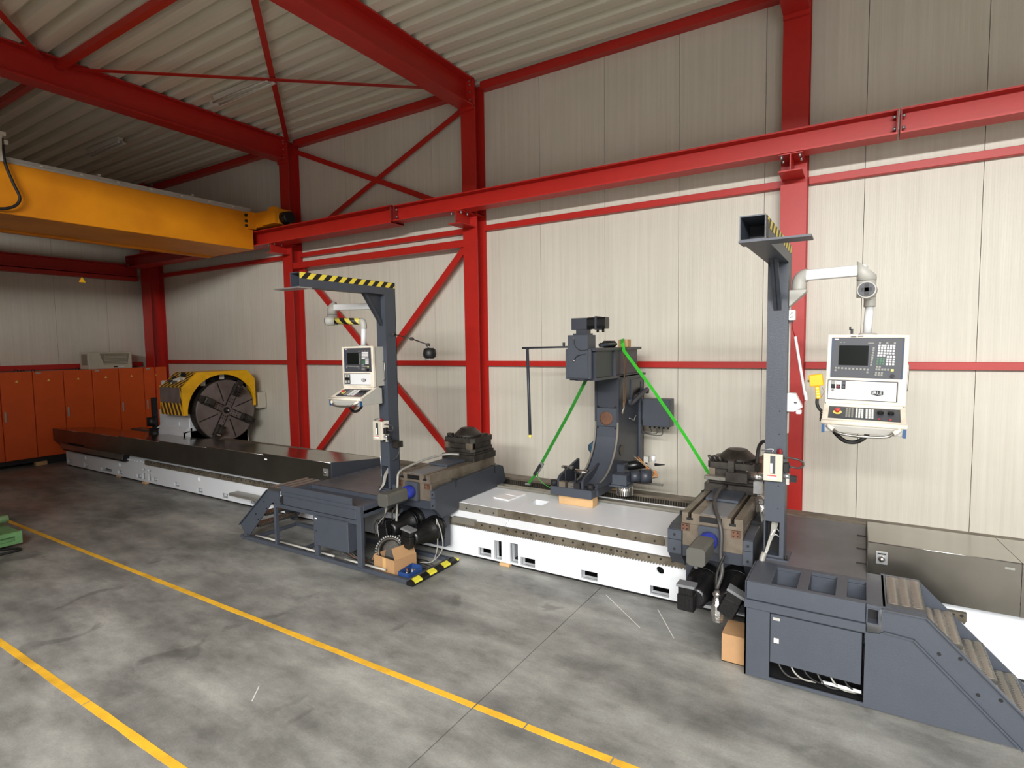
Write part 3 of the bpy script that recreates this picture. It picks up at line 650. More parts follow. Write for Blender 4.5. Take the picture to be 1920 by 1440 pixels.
# guard hood
outer = [(6.41, 1.31), (6.405, 1.91), (6.73, 2.21), (7.90, 2.21), (8.085, 2.01), (8.09, 1.38)]
inner = [(8.04, 1.38)] + [(7.30+0.80*math.cos(a), 1.32+0.82*math.sin(a)) for a in [math.radians(d) for d in range(22, 181, 8)]] + [(6.505, 1.31)]
mk('guard_front', G().prism(outer+inner, 'x', -12.17, -12.13), 'yellow', hs)
mk('guard_top', G().prism([(6.73, 2.21), (7.90, 2.21), (7.90, 2.19), (6.735, 2.19)], 'x', -12.95, -12.17), 'yellow', hs)
mk('guard_back_slope', G().prism([(7.90, 2.21), (8.085, 2.01), (8.06, 2.0), (7.88, 2.19)], 'x', -12.95, -12.17), 'yellow', hs)
mk('guard_rear_side', G().box(-12.95, -12.17, 8.06, 8.09, 1.38, 2.01), 'yellow', hs)
mk('guard_side', G().box(-13.0, -12.17, 6.405, 6.43, 1.31, 1.91), 'hazardguard', hs)
mk('guard_slope', G().prism([(6.405, 1.91), (6.73, 2.21), (6.74, 2.19), (6.43, 1.90)], 'x', -12.98, -12.17), 'hazardguard2', hs)
mk('guard_rim', G().box(-13.02, -13.0, 6.40, 6.43, 1.31, 1.93), 'yellow', hs)
mk('tool_tray', G().box(-13.0, -12.22, 6.392, 6.405, 1.575, 1.90), 'faceplate', hs)
S45 = Matrix.Translation((-12.6, 6.57, 2.06)) @ Matrix.Rotation(math.atan2(0.3, 0.325), 4, 'X')
mk('warning_sign', G().prism([(-0.055, 1.95), (0.055, 1.95), (0.0, 2.05)], 'z', 0, 0.004).xf(Matrix.Translation((-12.128, 4.74, 2.0)) @ Matrix.Rotation(pi/2, 4, 'Y') @ Matrix.Rotation(pi/2, 4, 'Z') @ Matrix.Translation((0, 0, 0))), 'yellow', hs)
rg = random.Random(3)
for i in range(7):
    a = rg.uniform(-0.25, 0.2); b_ = rg.uniform(-0.12, 0.16); q = rg.uniform(0.03, 0.07)
    mk('small_part', G().box(a-q, a+q, b_-0.03, b_+0.03, 0.0, rg.uniform(0.02, 0.06)).xf(S45), rg.choice(['darksteel', 'lampwhite', 'steel', 'dark']), hs)
mk('rag', G().box(-0.12, 0.12, -0.10, 0.03, 0.002, 0.02, Matrix.Rotation(0.3, 4, 'Z')).xf(S45), 'paper', hs)
mk('side_motor', G().cyl((-13.74, 6.55, 0.98), (-13.74, 6.55, 1.18), 0.10, n=16).cyl((-13.70, 6.6, 0.62), (-13.70, 6.6, 0.93), 0.15, 0.13, n=18), 'black', hs)
mk('side_post', G().box(-13.80, -13.72, 6.58, 6.68, 0.5, 1.62), 'dark', hs)
for i, y in enumerate((6.98, 7.2, 7.42)):
    z_ = cz+math.sqrt(max(0, 0.76**2-(y-cy)**2)); mk('inner_window', G().box(-12.36, -12.35, y-0.055, y+0.055, z_-0.06, z_+0.08), ('lampwhite', 'dark', 'lampwhite')[i], hs)
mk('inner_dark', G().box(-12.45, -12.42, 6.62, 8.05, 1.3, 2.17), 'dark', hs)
mk('wall_cabinet', G().box(-13.2, -12.2, 8.20, 8.41, 1.28, 1.66), 'beige', label='small beige wall box to the right of the yellow chuck guard', cat='electrical box', bevel=0.01)

# ================================================================ orange switch cabinets
def cabinet(i, y0):
    t = thing('switch_cabinet', ('orange switch cabinet at the left picture edge', 'orange switch cabinet second from the left picture edge', 'orange switch cabinet third from the left, its foot on the wood block side', 'orange switch cabinet left of the air conditioner', 'orange switch cabinet directly under the air conditioner', 'orange switch cabinet beside the corner column', 'rightmost orange switch cabinet half hidden by the yellow guard')[i], 'cabinet', (-16.85, y0+0.3, 0.0), group='row of orange switch cabinets')
    mk('body', G().box(-17.10, -16.62, y0+0.004, y0+0.598, 0.20, 2.235), 'orange', t)
    d = mk('door', G().box(-16.62, -16.60, y0+0.008, y0+0.594, 0.21, 2.228), 'orange', t, bevel=0.004)
    if i in (0, 1, 3, 5, 6):
        mk('handle', G().box(-16.60, -16.575, y0+0.035, y0+0.07, 1.10, 1.34), 'conduit', d, bevel=0.006)
    mk('warning_label', G().prism([(y0+0.27, 2.0), (y0+0.33, 2.0), (y0+0.30, 2.055)], 'x', -16.60, -16.597), 'keyyellow', d)
    if i in (2, 4, 6): mk('name_plate', G().box(-16.60, -16.598, y0+0.06, y0+0.16, 2.18, 2.215), 'conduit', d)
    mk('plinth', G().box(-17.08, -16.68, y0, y0+0.6, 0.0 if i > 1 else 0.09, 0.20), 'plinth', t)
for i in range(7): cabinet(i, 4.15+0.605*i)
for j, (y, l) in enumerate(((4.5, 'left of the machine bed'), (5.42, 'just left of the white bed end'))):
    mk('wood_block', G().box(-16.75, -16.62, y-0.11, y+0.11, 0.0, 0.088), 'wood', bevel=0.004, label='light wooden block under the orange cabinets ' + l, cat='wood block')
t = thing('air_conditioner', 'beige cabinet air conditioner on top of the orange cabinets', 'air conditioner', (-16.85, 7.05, 2.235))
mk('casing', G().box(-17.12, -16.62, 6.52, 7.52, 2.235, 2.67), 'beige', t, bevel=0.012)
mk('grille', G().prism([(6.77, 2.63), (7.46, 2.63), (7.40, 2.35), (6.86, 2.35)], 'x', -16.62, -16.612), 'acgrille', t)
for k_ in range(7): mk('slat', G().box(-16.612, -16.606, 6.87, 7.39, 2.37+k_*0.036, 2.38+k_*0.036), 'beige', t)
mk('display', G().box(-16.62, -16.614, 7.08, 7.16, 2.27, 2.30), 'black', t); mk('badge', G().box(-16.62, -16.615, 7.2, 7.32, 2.27, 2.30), 'armwhite', t)
mk('side_grille', G().box(-17.0, -16.7, 6.512, 6.52, 2.34, 2.62), 'acgrille', t)
for (y, l, h_) in ((5.10, 'tallest', 0.07), (5.22, 'middle', 0.05), (5.42, 'third', 0.05), (6.32, 'single', 0.06)):
    mk('lifting_eye', G().tube([(-16.75, y-0.03, 2.236), (-16.75, y-0.03, 2.236+h_*0.6), (-16.75, y, 2.236+h_), (-16.75, y+0.03, 2.236+h_*0.6), (-16.75, y+0.03, 2.236)], 0.008, 6), 'dark', label=l + ' dark lifting eye on top of the orange cabinets', cat='hook')
# green machine part at the left picture edge
t = thing('green_machine', 'pale green cast machine base with a round shaft, cut by the left picture edge', 'machine part', (-10.4, 2.4, 0.0))
mk('base_frame', G().plate('x', 1.6, 2.95, 0.055, 0.225, -9.93, -9.90, [(1.75, 2.87, 0.10, 0.165)]), 'greenpaint', t)
mk('base_block', G().box(-10.9, -9.96, 1.62, 2.94, 0.06, 0.215), 'greenpaint', t)
mk('feet', G().box(-10.8, -10.05, 1.8, 2.7, 0.0, 0.06), 'black', t)
mk('upright', G().box(-10.5, -10.05, 1.7, 2.62, 0.215, 0.30), 'greenpaint', t)
mk('shaft', G().cyl((-10.3, 2.1, 0.345), (-10.3, 2.92, 0.345), 0.055, n=20), 'greenlight', t); mk('yoke', G().box(-10.5, -10.1, 1.6, 2.55, 0.30, 0.40), 'greenpaint', t)
mk('hose', G().tube(bez([(-9.9, 2.2, 0.02), (-9.72, 2.55, 0.02), (-9.68, 2.82, 0.02), (-9.78, 2.86, 0.02), (-9.95, 2.7, 0.02)], 20), 0.016, 6), 'rubber', label='loop of black hose on the floor below the green machine', cat='hose')
# ================================================================ carriages (saddle, cross slide, tool post, drives)
def carriage(side, X0, X1, s0, s1, label):
    t = thing('lathe_carriage', label, 'lathe carriage', ((X0+X1)/2, 6.0, 0.0))
    prof = [(5.30, 0.93), (5.30, 0.69), (5.43, 0.555), (5.72, 0.57), (5.775, 0.60), (5.775, 0.672), (6.70, 0.672), (6.88, 0.70), (6.92, 0.73), (6.84, 0.95), (6.72, 0.985), (5.42, 0.955)]
    for a, b_ in ((X0, s0-0.004), (s1+0.004, X1)):
        c_ = mk('saddle_cheek', G().prism(prof, 'x', a, b_), 'graphite2', t, bevel=0.004)
        mk('cheek_cap', G().box(a, b_, 5.285, 5.30, 0.70, 0.83), 'graphite', c_); mk('cheek_cap', G().box(a, b_, 5.285, 5.30, 0.835, 0.925), 'graphite', c_)
        for z in (0.74, 0.88): mk('cap_screw', G().cyl(((a+b_)/2, 5.28, z), ((a+b_)/2, 5.286, z), 0.012, n=8), 'dark', c_)
        for y in (5.72, 6.62): mk('cheek_slot', G().box(a-0.001, b_+0.001, y-0.012, y+0.012, 0.88, 0.99), 'dark', c_)
    mk('saddle_bridge', G().box(s0, s1, 5.31, 6.85, 0.68, 0.785), 'graphite2', t)
    mk('apron', G().box(X0+0.12, X1-0.02, 5.50, 5.60, 0.16, 0.69), 'graphite2', t)
    mk('slide_base', G().box(s0, s1, 5.305, 6.75, 0.785, 1.0), 'oldsteel', t, bevel=0.004)
    # cross slide with two T slots
    def ts(x): return [(x+0.016, 1.105), (x+0.016, 1.06), (x+0.03, 1.06), (x+0.03, 1.035), (x-0.03, 1.035), (x-0.03, 1.06), (x-0.016, 1.06), (x-0.016, 1.105)]
    xa, xb = s0+0.07, s1-0.09
    mk('cross_slide', G().prism([(s0, 1.003), (s1, 1.003), (s1, 1.105)] + ts(xb) + ts(xa) + [(s0, 1.105)], 'y', 5.295, 6.72), 'oldsteel', t)
    for x in (xa, xb): mk('slot_bottom', G().box(x-0.03, x+0.03, 5.2951, 5.30, 1.036, 1.059).box(x-0.015, x+0.015, 5.30, 6.7, 1.035, 1.04), 'black', t)
    xm = (s0+s1)/2
    mk('recess_shade', G().box(xm-0.11, xm+0.09, 5.292, 5.296, 1.035, 1.09), 'black', t)  # flat black plate, paints the shade of a recess
    mk('slide_plate', G().box(xm-0.10, xm+0.13, 5.31, 5.80, 1.105, 1.109), 'lidgrey', t)
    mk('slide_cover', G().box(xm-0.17, xm+0.14, 5.79, 6.19, 1.115, 1.14).box(xm-0.16, xm-0.14, 5.8, 6.18, 1.105, 1.115).box(xm+0.11, xm+0.13, 5.8, 6.18, 1.105, 1.115), 'graphite', t, bevel=0.002)
    for x in (s0+0.03, s1-0.06):
        wp = mk('wiper', G().box(x-0.035, x+0.035, 5.285, 5.305, 0.935, 1.0), 'rust', t)
        for dx in (-0.018, 0.018):
            for dz in (0.952, 0.985): mk('wiper_screw', G().cyl((x+dx, 5.28, dz), (x+dx, 5.286, dz), 0.007, n=6), 'dark', wp)
    # tool post: base, block, top plate, dome
    p0, p1 = s0+0.02, s1-0.0
    mk('post_base', G().box(s0-0.01, s1+0.01, 6.20, 6.74, 1.105, 1.19).box(s0+0.03, s1-0.01, 6.24, 6.72, 1.19, 1.225), 'darksteel', t, bevel=0.004)
    tp = mk('tool_post', G().prism([(p0+0.03, 6.20), (p1-0.05, 6.20), (p1, 6.25), (p1, 6.66), (p1-0.05, 6.72), (p0+0.03, 6.72), (p0, 6.68), (p0, 6.24)], 'z', 1.235, 1.275), 'darksteel', t)
    mk('post_body', G().box(p0+0.03, p1-0.03, 6.25, 6.68, 1.275, 1.36), 'darksteel', tp)
    mk('post_top', G().prism([(p0+0.03, 6.20), (p1-0.05, 6.20), (p1, 6.25), (p1, 6.66), (p1-0.05, 6.72), (p0+0.03, 6.72), (p0, 6.68), (p0, 6.24)], 'z', 1.36, 1.425), 'darksteel', tp)
    mk('post_pillar', G().box(p1-0.13, p1-0.03, 6.205, 6.28, 1.275, 1.36), 'oldsteel', tp); mk('post_pillar', G().box(p0+0.015, p0+0.08, 6.21, 6.28, 1.275, 1.36), 'oldsteel', tp)
    xd = (p0+p1)/2
    mk('dome', G().lathe([(0.19, 0), (0.195, 0.01), (0.195, 0.03), (0.10, 0.115), (0.02, 0.125)], (xd, 6.44, 1.425), (0, 0, 1), 32, False), 'darksteel', tp)
    rg = random.Random(11)
    for i in range(6): mk('post_bolt', G().cyl((p0+0.06+i*0.075, 6.225, 1.425), (p0+0.06+i*0.075, 6.225, 1.445), 0.014, n=6), 'dark', tp)
    mk('clamp', G().box(p0+0.02, p0+0.10, 6.26, 6.32, 1.425, 1.47), 'darksteel', tp); mk('clamp', G().box(p1-0.1, p1-0.03, 6.5, 6.6, 1.425, 1.455), 'darksteel', tp)
    # servo motor with blue coupling
    xc = xm-0.01; zc = 0.895
    sv = mk('servo_motor', G().prism([(xc-0.078, zc-0.055), (xc-0.055, zc-0.078), (xc+0.055, zc-0.078), (xc+0.078, zc-0.055), (xc+0.078, zc+0.055), (xc+0.055, zc+0.078), (xc-0.055, zc+0.078), (xc-0.078, zc+0.055)], 'y', 4.75, 5.10), 'motor', t, bevel=0.003)
    mk('motor_plug', G().cyl((xc-0.02, 4.85, zc-0.078), (xc-0.02, 4.85, zc-0.13), 0.018, n=10), 'galv', sv)
    mk('blue_coupling', G().lathe([(0.05, 0.0), (0.075, 0.02), (0.082, 0.06), (0.082, 0.13), (0.07, 0.15)], (xc, 5.10, zc), (0, 1, 0), 24), 'blue', t)
    mk('coupling_plate', G().box(xc-0.10, xc+0.10, 5.25, 5.285, zc-0.115, zc+0.115), 'graphite', t)
    # gear motors below, pointing to the front
    for j, (dx, z, tilt, ox) in enumerate(((-0.08, 0.42, 0.0, -0.06), (0.20, 0.455, 0.42, 0.03)) if side > 0 else ((0.18, 0.39, 0.15, -0.02), (-0.17, 0.44, -0.1, -0.04))):
        x = xm+dx; gm = mk('gear_motor', G().lathe([(0.15, 0), (0.165, 0.0), (0.165, 0.05), (0.14, 0.06), (0.14, 0.12), (0.155, 0.125), (0.155, 0.17), (0.125, 0.18), (0.12, 0.30), (0.10, 0.32), (0.10, 0.46), (0.07, 0.48)], (x, 5.50, z), (0, -1, 0), 28), 'blackpaint', t)
        Tb = Matrix.Translation((x+ox, 0, z)) @ Matrix.Rotation(tilt, 4, 'Y')
        mk('motor_ring', G().lathe([(0.157, 0.128), (0.159, 0.13), (0.159, 0.14), (0.157, 0.142)], (x, 5.50, z), (0, -1, 0), 28), 'blackgloss', gm)
        mk('terminal_box', G().box(-0.065, 0.065, 4.93, 5.03, 0.05, 0.115).xf(Tb), 'blackpaint', gm, bevel=0.004)
        mk('terminal_lid', G().box(-0.08, 0.08, 4.92, 5.04, 0.115, 0.14).xf(Tb), 'lidgrey' if side > 0 or j == 0 else 'blackpaint', gm, bevel=0.003)
        mk('brake_end', G().box(-0.075, 0.075, 4.93, 5.02, -0.10, 0.05).xf(Tb), 'blackpaint', gm, bevel=0.01)
    return t
crr = carriage(1, -1.56, -0.80, -1.425, -0.885, 'right lathe carriage with worn T-slot cross slide and dark square tool post')
crl = carriage(-1, -5.12, -4.43, -5.03, -4.495, 'left lathe carriage with worn T-slot cross slide and blue motor coupling')
mk('bed_scale', G().box(-1.63, -1.56, 5.75, 5.80, 0.57, 0.69), 'armwhite', crr)
# tool holder with bright bar on right tool post
mk('tool_holder', G().box(-1.20, -0.985, 6.10, 6.20, 1.245, 1.35), 'darksteel', crr, bevel=0.003); mk('ground_bar', G().box(-1.42, -1.2, 6.13, 6.20, 1.24, 1.285), 'steel', crr, bevel=0.006)
mk('boring_bar', G().cyl((-0.99, 6.16, 1.32), (-0.82, 6.16, 1.32), 0.045, n=18), 'steelbright', crr); mk('clamp_finger', G().box(-1.18, -1.12, 6.12, 6.24, 1.35, 1.46), 'darksteel', crr)
mk('jaw_stack', G().box(-0.92, -0.82, 6.35, 6.62, 1.30, 1.46), 'rust', crr)
for i in range(3): mk('spanner_bolt', G().cyl((-1.36+i*0.05, 6.22, 1.425), (-1.39+i*0.05, 6.2, 1.49), 0.016, n=8), 'darksteel', crr)
# hoses and cable bundles on the carriages
def cable(parent, pts, r, mat='cablegrey', n=20, name='cable'): return mk(name, G().tube(bez(pts, n), r, 7), mat, parent)
cable(crr, [(-1.20, 6.15, 1.19), (-1.22, 5.9, 1.19), (-1.19, 5.55, 1.15), (-1.09, 5.26, 1.10), (-1.05, 5.20, 0.98), (-1.05, 5.18, 0.80), (-1.03, 5.15, 0.66), (-1.06, 5.08, 0.52)], 0.019, 'cabledark', 40, 'hose')
cable(crr, [(-1.02, 5.17, 0.80), (-1.07, 5.14, 0.64), (-1.07, 5.1, 0.50)], 0.014, 'rubber', 20, 'hose')
mk('foil_wrap', G().lathe([(0.02, 0), (0.045, 0.03), (0.03, 0.06), (0.055, 0.12), (0.06, 0.2), (0.05, 0.27), (0.02, 0.30)], (-1.05, 5.05, 0.52), (0.03, 0, -1), 10, False), 'foil', crr)
cable(crr, [(-0.93, 6.3, 1.42), (-0.90, 6.25, 1.62), (-0.82, 6.1, 1.70), (-0.76, 5.9, 1.64), (-0.74, 5.7, 1.58)], 0.018, 'cabledark', 30, 'hose')
cable(crr, [(-0.80, 6.0, 1.52), (-0.76, 5.8, 1.50), (-0.74, 5.7, 1.6)], 0.015, 'cabledark', 20, 'hose')
mk('valve_block', G().box(-0.92, -0.84, 6.05, 6.12, 1.17, 1.29), 'galv', crr)
mk('plastic_wrap', G().lathe([(0.02, 0), (0.06, 0.03), (0.05, 0.09), (0.07, 0.15), (0.03, 0.22)], (-0.85, 6.0, 1.17), (0.15, -0.1, -1), 9, False), 'foil', crr)
for i in range(3): cable(crr, [(-0.88+i*0.02, 6.06, 1.17), (-0.84+i*0.03, 5.95, 1.08-0.02*i), (-0.80, 5.8, 0.97)], 0.008, 'cablegrey', 14)
# left carriage hoses
cable(crl, [(-4.72, 6.18, 1.20), (-4.90, 6.1, 1.20), (-4.98, 5.8, 1.18), (-5.00, 5.45, 1.14), (-4.99, 5.27, 1.10), (-4.97, 5.22, 0.98), (-4.96, 5.2, 0.80), (-4.93, 5.15, 0.62), (-4.90, 5.1, 0.5)], 0.016, 'cablegrey', 44, 'hose')
cable(crl, [(-4.96, 5.19, 0.7), (-5.02, 5.16, 0.6), (-4.95, 5.1, 0.5), (-4.90, 5.05, 0.42)], 0.012, 'cabledark', 20, 'hose')
mk('foil_wrap', G().lathe([(0.02, 0), (0.03, 0.04), (0.022, 0.08), (0.035, 0.14), (0.03, 0.2), (0.015, 0.24)], (-4.91, 5.1, 0.52), (0.05, -0.1, -1), 9, False), 'foil', crl)
for i in range(3): cable(crl, [(-4.83+0.03*i, 4.84, 0.80), (-4.85, 4.86, 0.68), (-5.0-0.06*i, 4.95, 0.5), (-5.05-0.05*i, 5.0, 0.32)], 0.008, ('cabledark', 'cablegrey', 'cabledark')[i], 16)
for i in range(2): cable(crl, [(-4.47, 5.36, 0.56), (-4.46+0.06*i, 5.36, 0.40), (-4.45+0.08*i, 5.34, 0.2), (-4.5, 5.30, 0.03), (-4.62, 5.2, 0.03)], 0.007, 'cablegrey', 20)

# ================================================================ operator platforms
def grip(g, x0, x1, y0, y1, z, rows, cols):
    for c_ in range(cols):
        xa = x0+(x1-x0)*(c_+0.06)/cols; xb = x0+(x1-x0)*(c_+0.94)/cols
        for r_ in range(rows):
            yc = y0+(y1-y0)*(r_+0.5)/rows; h = (y1-y0)/rows*0.36; xm_ = (xa+xb)/2
            vs = []
            for q in range(5):
                x = xa+(xb-xa)*q/4; b_ = math.sin(pi*q/4); vs += [(x, yc-h*b_-0.0006, z), (x, yc+h*b_*0.2, z+0.011*b_), (x, yc+h*b_+0.0006, z)]
            g.add(vs, [f for q in range(4) for f in ((q*3, q*3+3, q*3+4, q*3+1), (q*3+1, q*3+4, q*3+5, q*3+2))], True)
    return g
def treads(t, steps, y0, y1, rows, cols):
    for (x0, x1, z) in steps:
        tr = mk('stair_tread', G().box(x0, x1, y0, y1, z-0.03, z), 'treadshade', t, bevel=0.004)
        mk('tread_grip', grip(G(), x0+0.005, x1-0.005, y0+0.01, y1-0.01, z, rows, cols), 'tread', tr, kind='stuff')
# right platform
pr_ = thing('operator_platform', 'closed grey operator platform with stairs at the right picture edge', 'platform', (0.2, 5.6, 0.0))
yf = 4.70
mk('front_tray', G().plate('z', -0.75, 0.055, 4.722, 5.20, 0.775, 0.80, [(-0.58, -0.40, 4.745, 5.12), (-0.325, -0.143, 4.75, 5.14), (-0.069, 0.053, 4.765, 5.14)]), 'graphite', pr_, bevel=0.002)
for a, b_ in ((-0.58, -0.40), (-0.325, -0.143), (-0.069, 0.053)):
    p_ = mk('tray_pocket', G().box(a-0.008, a, 4.745, 5.14, 0.64, 0.775).box(b_, b_+0.008, 4.745, 5.14, 0.64, 0.775).box(a, b_, 5.13, 5.14, 0.64, 0.775).box(a, b_, 4.742, 4.75, 0.64, 0.775).box(a, b_, 4.75, 5.13, 0.635, 0.645), 'graphite', pr_)
    mk('pocket_clip', G().box(b_-0.05 if a > -0.1 else a+0.03, b_-0.015 if a > -0.1 else a+0.065, 4.78, 4.82, 0.645, 0.70), 'armwhite', p_)
mk('upper_rail', G().box(-0.764, 0.05, yf, yf+0.02, 0.657, 0.80), 'graphite', pr_, bevel=0.004)
mk('lower_rail', G().box(-0.768, 0.055, yf-0.018, yf+0.02, 0.59, 0.655), 'graphite', pr_, bevel=0.004)
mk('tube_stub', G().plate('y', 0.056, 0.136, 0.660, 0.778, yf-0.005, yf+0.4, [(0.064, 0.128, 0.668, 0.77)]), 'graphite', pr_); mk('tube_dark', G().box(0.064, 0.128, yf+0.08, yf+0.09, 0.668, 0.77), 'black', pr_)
mk('front_panel', G().plate('y', -0.764, 0.06, 0.03, 0.59, yf, yf+0.012, [(-0.58, 0.052, 0.055, 0.582)]), 'graphite', pr_)
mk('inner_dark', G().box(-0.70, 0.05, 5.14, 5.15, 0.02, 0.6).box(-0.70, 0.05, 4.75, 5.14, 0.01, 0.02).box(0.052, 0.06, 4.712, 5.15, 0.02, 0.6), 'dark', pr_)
dr = mk('cabinet_door', G().box(-0.575, 0.034, yf-0.012, yf+0.03, 0.19, 0.577), 'graphite', pr_, bevel=0.004)
mk('door_lock', G().box(-0.548, -0.512, yf-0.015, yf-0.012, 0.355, 0.392).cyl((-0.53, yf-0.02, 0.373), (-0.53, yf-0.015, 0.373), 0.01, n=10), 'offwhite', dr); mk('door_label', G().box(-0.556, -0.508, yf-0.014, yf-0.012, 0.535, 0.556), 'conduit', dr)
for i in range(6):
    x = -0.55+i*0.09; cable(pr_, [(x, 4.9, 0.25), (x+0.03, 4.76, 0.16), (x+0.10, 4.76, 0.075+0.01*(i % 3)), (x+0.2, 4.8, 0.06)], 0.007, ('cabledark', 'cablegrey', 'rubber')[i % 3], 14)
mk('conduit_pipe', G().cyl((-0.22, 4.76, 0.10), (0.04, 4.76, 0.10), 0.013, n=10), 'armwhite', pr_)
mk('left_side_panel', G().box(-0.764, -0.752, yf, 5.18, 0.03, 0.80), 'graphite', pr_)
mk('deck_plate', G().box(-0.74, 0.055, 5.20, 6.75, 0.785, 0.80), 'deck', pr_, bevel=0.002)
mk('deck_end_plate', G().box(0.055, 0.062, 5.35, 6.7, 0.70, 0.86), 'black', pr_)
for y in (5.55, 5.95, 6.35): mk('deck_strap', G().box(-0.02, 0.055, y-0.008, y+0.008, 0.80, 0.806), 'black', pr_)
mk('deck_frame', G().box(-0.74, 0.05, 5.20, 5.24, 0.66, 0.785).box(-0.74, -0.70, 5.24, 6.7, 0.69, 0.785), 'graphite', pr_)
mk('post_cap', G().box(0.055, 0.17, yf+0.0, 5.35, 0.778, 0.80), 'graphite', pr_)
mk('skirt_panel', G().prism([(0.06, 0.03), (0.06, 0.59), (0.138, 0.598), (0.166, 0.625), (0.338, 0.612), (0.93, 0.03)], 'y', yf, yf+0.012), 'graphite', pr_)
def stringer(y0, y1, rim):
    s_ = mk('stair_stringer', G().prism([(0.15, 0.79), (0.406, 0.79), (1.17, 0.03), (0.93, 0.03), (0.338, 0.612), (0.166, 0.625), (0.15, 0.63)], 'y', y0, y1), 'graphite', pr_)
    if rim:
        g = G()
        a = [(0.15, 0.79), (0.406, 0.79), (1.17, 0.03)]
        for p, q in zip(a[:-1], a[1:]): g.strip([(p[0], y0-0.012, p[1]), ((p[0]+q[0])/2, y0-0.012, (p[1]+q[1])/2), (q[0], y0-0.012, q[1])], 0.04, 0.01, up=(0, 1, 0))
        mk('stringer_flange', g, 'graphite', s_)
        g = G(); a = [(0.166, 0.625), (0.338, 0.612), (0.93, 0.03)]
        for p, q in zip(a[:-1], a[1:]): g.strip([(p[0], y0-0.01, p[1]), ((p[0]+q[0])/2, y0-0.01, (p[1]+q[1])/2), (q[0], y0-0.01, q[1])], 0.03, 0.012, up=(0, 1, 0))
        mk('lower_flange', g, 'graphite', s_)
        for x, z in ((0.482, 0.548), (0.597, 0.547), (0.697, 0.327), (0.814, 0.327)): mk('stringer_bolt', G().cyl((x, y0-0.006, z), (x, y0, z), 0.012, n=8), 'black', s_)
stringer(yf, yf+0.012, True); stringer(5.39, 5.402, False)
treads(pr_, [(0.18, 0.41, 0.795), (0.43, 0.62, 0.60), (0.62, 0.81, 0.41), (0.81, 1.0, 0.22)], 4.79, 5.36, 24, 3)
mk('landing_frame', G().box(0.155, 0.18, 4.72, 5.39, 0.74, 0.80).box(0.18, 0.41, 4.72, 4.785, 0.76, 0.797).box(0.18, 0.41, 5.362, 5.39, 0.76, 0.797), 'graphite', pr_)
mk('cardboard_box', G().plate('z', -0.97, -0.78, 4.86, 5.14, 0.0, 0.006).box(-0.97, -0.963, 4.86, 5.14, 0, 0.24).box(-0.787, -0.78, 4.86, 5.14, 0, 0.24).box(-0.963, -0.787, 4.86, 4.867, 0, 0.24).box(-0.963, -0.787, 5.133, 5.14, 0, 0.24).box(-0.963, -0.787, 4.867, 5.133, 0.234, 0.24), 'cardboard', label='brown cardboard box behind the left corner of the right platform', cat='cardboard box')
# left platform
pl_ = thing('operator_platform', 'open-framed grey operator platform with stairs on the left', 'platform', (-5.9, 5.3, 0.0))
yl = 4.66
mk('base_beam', G().box(-7.47, -4.33, yl, yl+0.05, 0.012, 0.06), 'graphite', pl_, bevel=0.003); mk('base_beam', G().box(-7.3, -4.33, 5.42, 5.47, 0.012, 0.06), 'graphite', pl_)
mk('beam_end', G().cyl((-7.50, yl+0.025, 0.035), (-7.47, yl+0.025, 0.035), 0.025, n=12), 'graphite', pl_)
mk('cross_beam', G().box(-7.3, -7.26, yl+0.05, 5.42, 0.015, 0.055), 'graphite', pl_); mk('cross_beam', G().box(-6.30, -6.26, yl+0.05, 5.42, 0.015, 0.055), 'graphite', pl_)
mk('hazard_beam', G().box(-4.33, -4.24, yl-0.02, 5.50, 0.012, 0.05), 'black', pl_); mk('hazard_tape', G().prism([(-4.33, 0.05), (-4.24, 0.05), (-4.238, 0.045), (-4.238, 0.03), (-4.24, 0.03), (-4.24, 0.052), (-4.33, 0.052)], 'y', yl-0.02, 5.50), 'hazardbase', pl_)
mk('beam_lip', G().box(-4.36, -4.33, yl+0.05, 5.5, 0.045, 0.058), 'steel', pl_)
for x0, x1, y, z1 in ((-5.13, -5.05, yl, 0.80), (-5.905, -5.865, yl, 0.60), (-6.71, -6.675, yl, 0.61), (-6.62, -6.58, 5.36, 0.76), (-5.13, -5.07, 5.40, 0.76)):
    mk('post', G().box(x0, x1, y, y+0.05, 0.05, z1), 'graphite', pl_, bevel=0.003)
mk('upper_front_rail', G().box(-6.55, -5.13, yl, yl+0.03, 0.755, 0.80), 'graphite', pl_, bevel=0.003)
mk('front_upstand', G().prism([(-6.55, 0.75), (-6.55, 0.885), (-5.20, 0.885), (-5.20, 0.80), (-5.13, 0.80), (-5.13, 0.75)], 'y', yl+0.012, yl+0.024), 'graphite', pl_)
mk('front_apron', G().box(-6.50, -5.14, yl+0.004, yl+0.03, 0.632, 0.752), 'graphite', pl_, bevel=0.004); mk('apron_tube', G().box(-6.545, -6.50, yl, yl+0.05, 0.63, 0.735), 'dark', pl_)
mk('lower_front_rail', G().box(-6.69, -5.13, yl+0.005, yl+0.04, 0.575, 0.625), 'graphite', pl_)
mk('deck_plate', G().box(-6.56, -5.05, 5.14, 6.66, 0.785, 0.80), 'deck', pl_, bevel=0.002); mk('deck_end', G().box(-5.12, -5.05, 4.71, 5.14, 0.70, 0.80), 'graphite', pl_, bevel=0.003)
mk('tray_floor', G().box(-6.5, -5.15, 4.69, 5.13, 0.74, 0.75).box(-6.5, -5.12, 5.13, 5.15, 0.70, 0.80).box(-6.56, -6.50, 4.69, 5.14, 0.70, 0.80), 'graphite', pl_)
mk('side_beam', G().box(-5.09, -5.05, 4.71, 5.42, 0.66, 0.74), 'graphite', pl_)
for y in (5.6, 6.0, 6.3): mk('deck_strap', G().box(-6.56, -6.46, y-0.03, y+0.03, 0.80, 0.806), 'graphite', pl_)
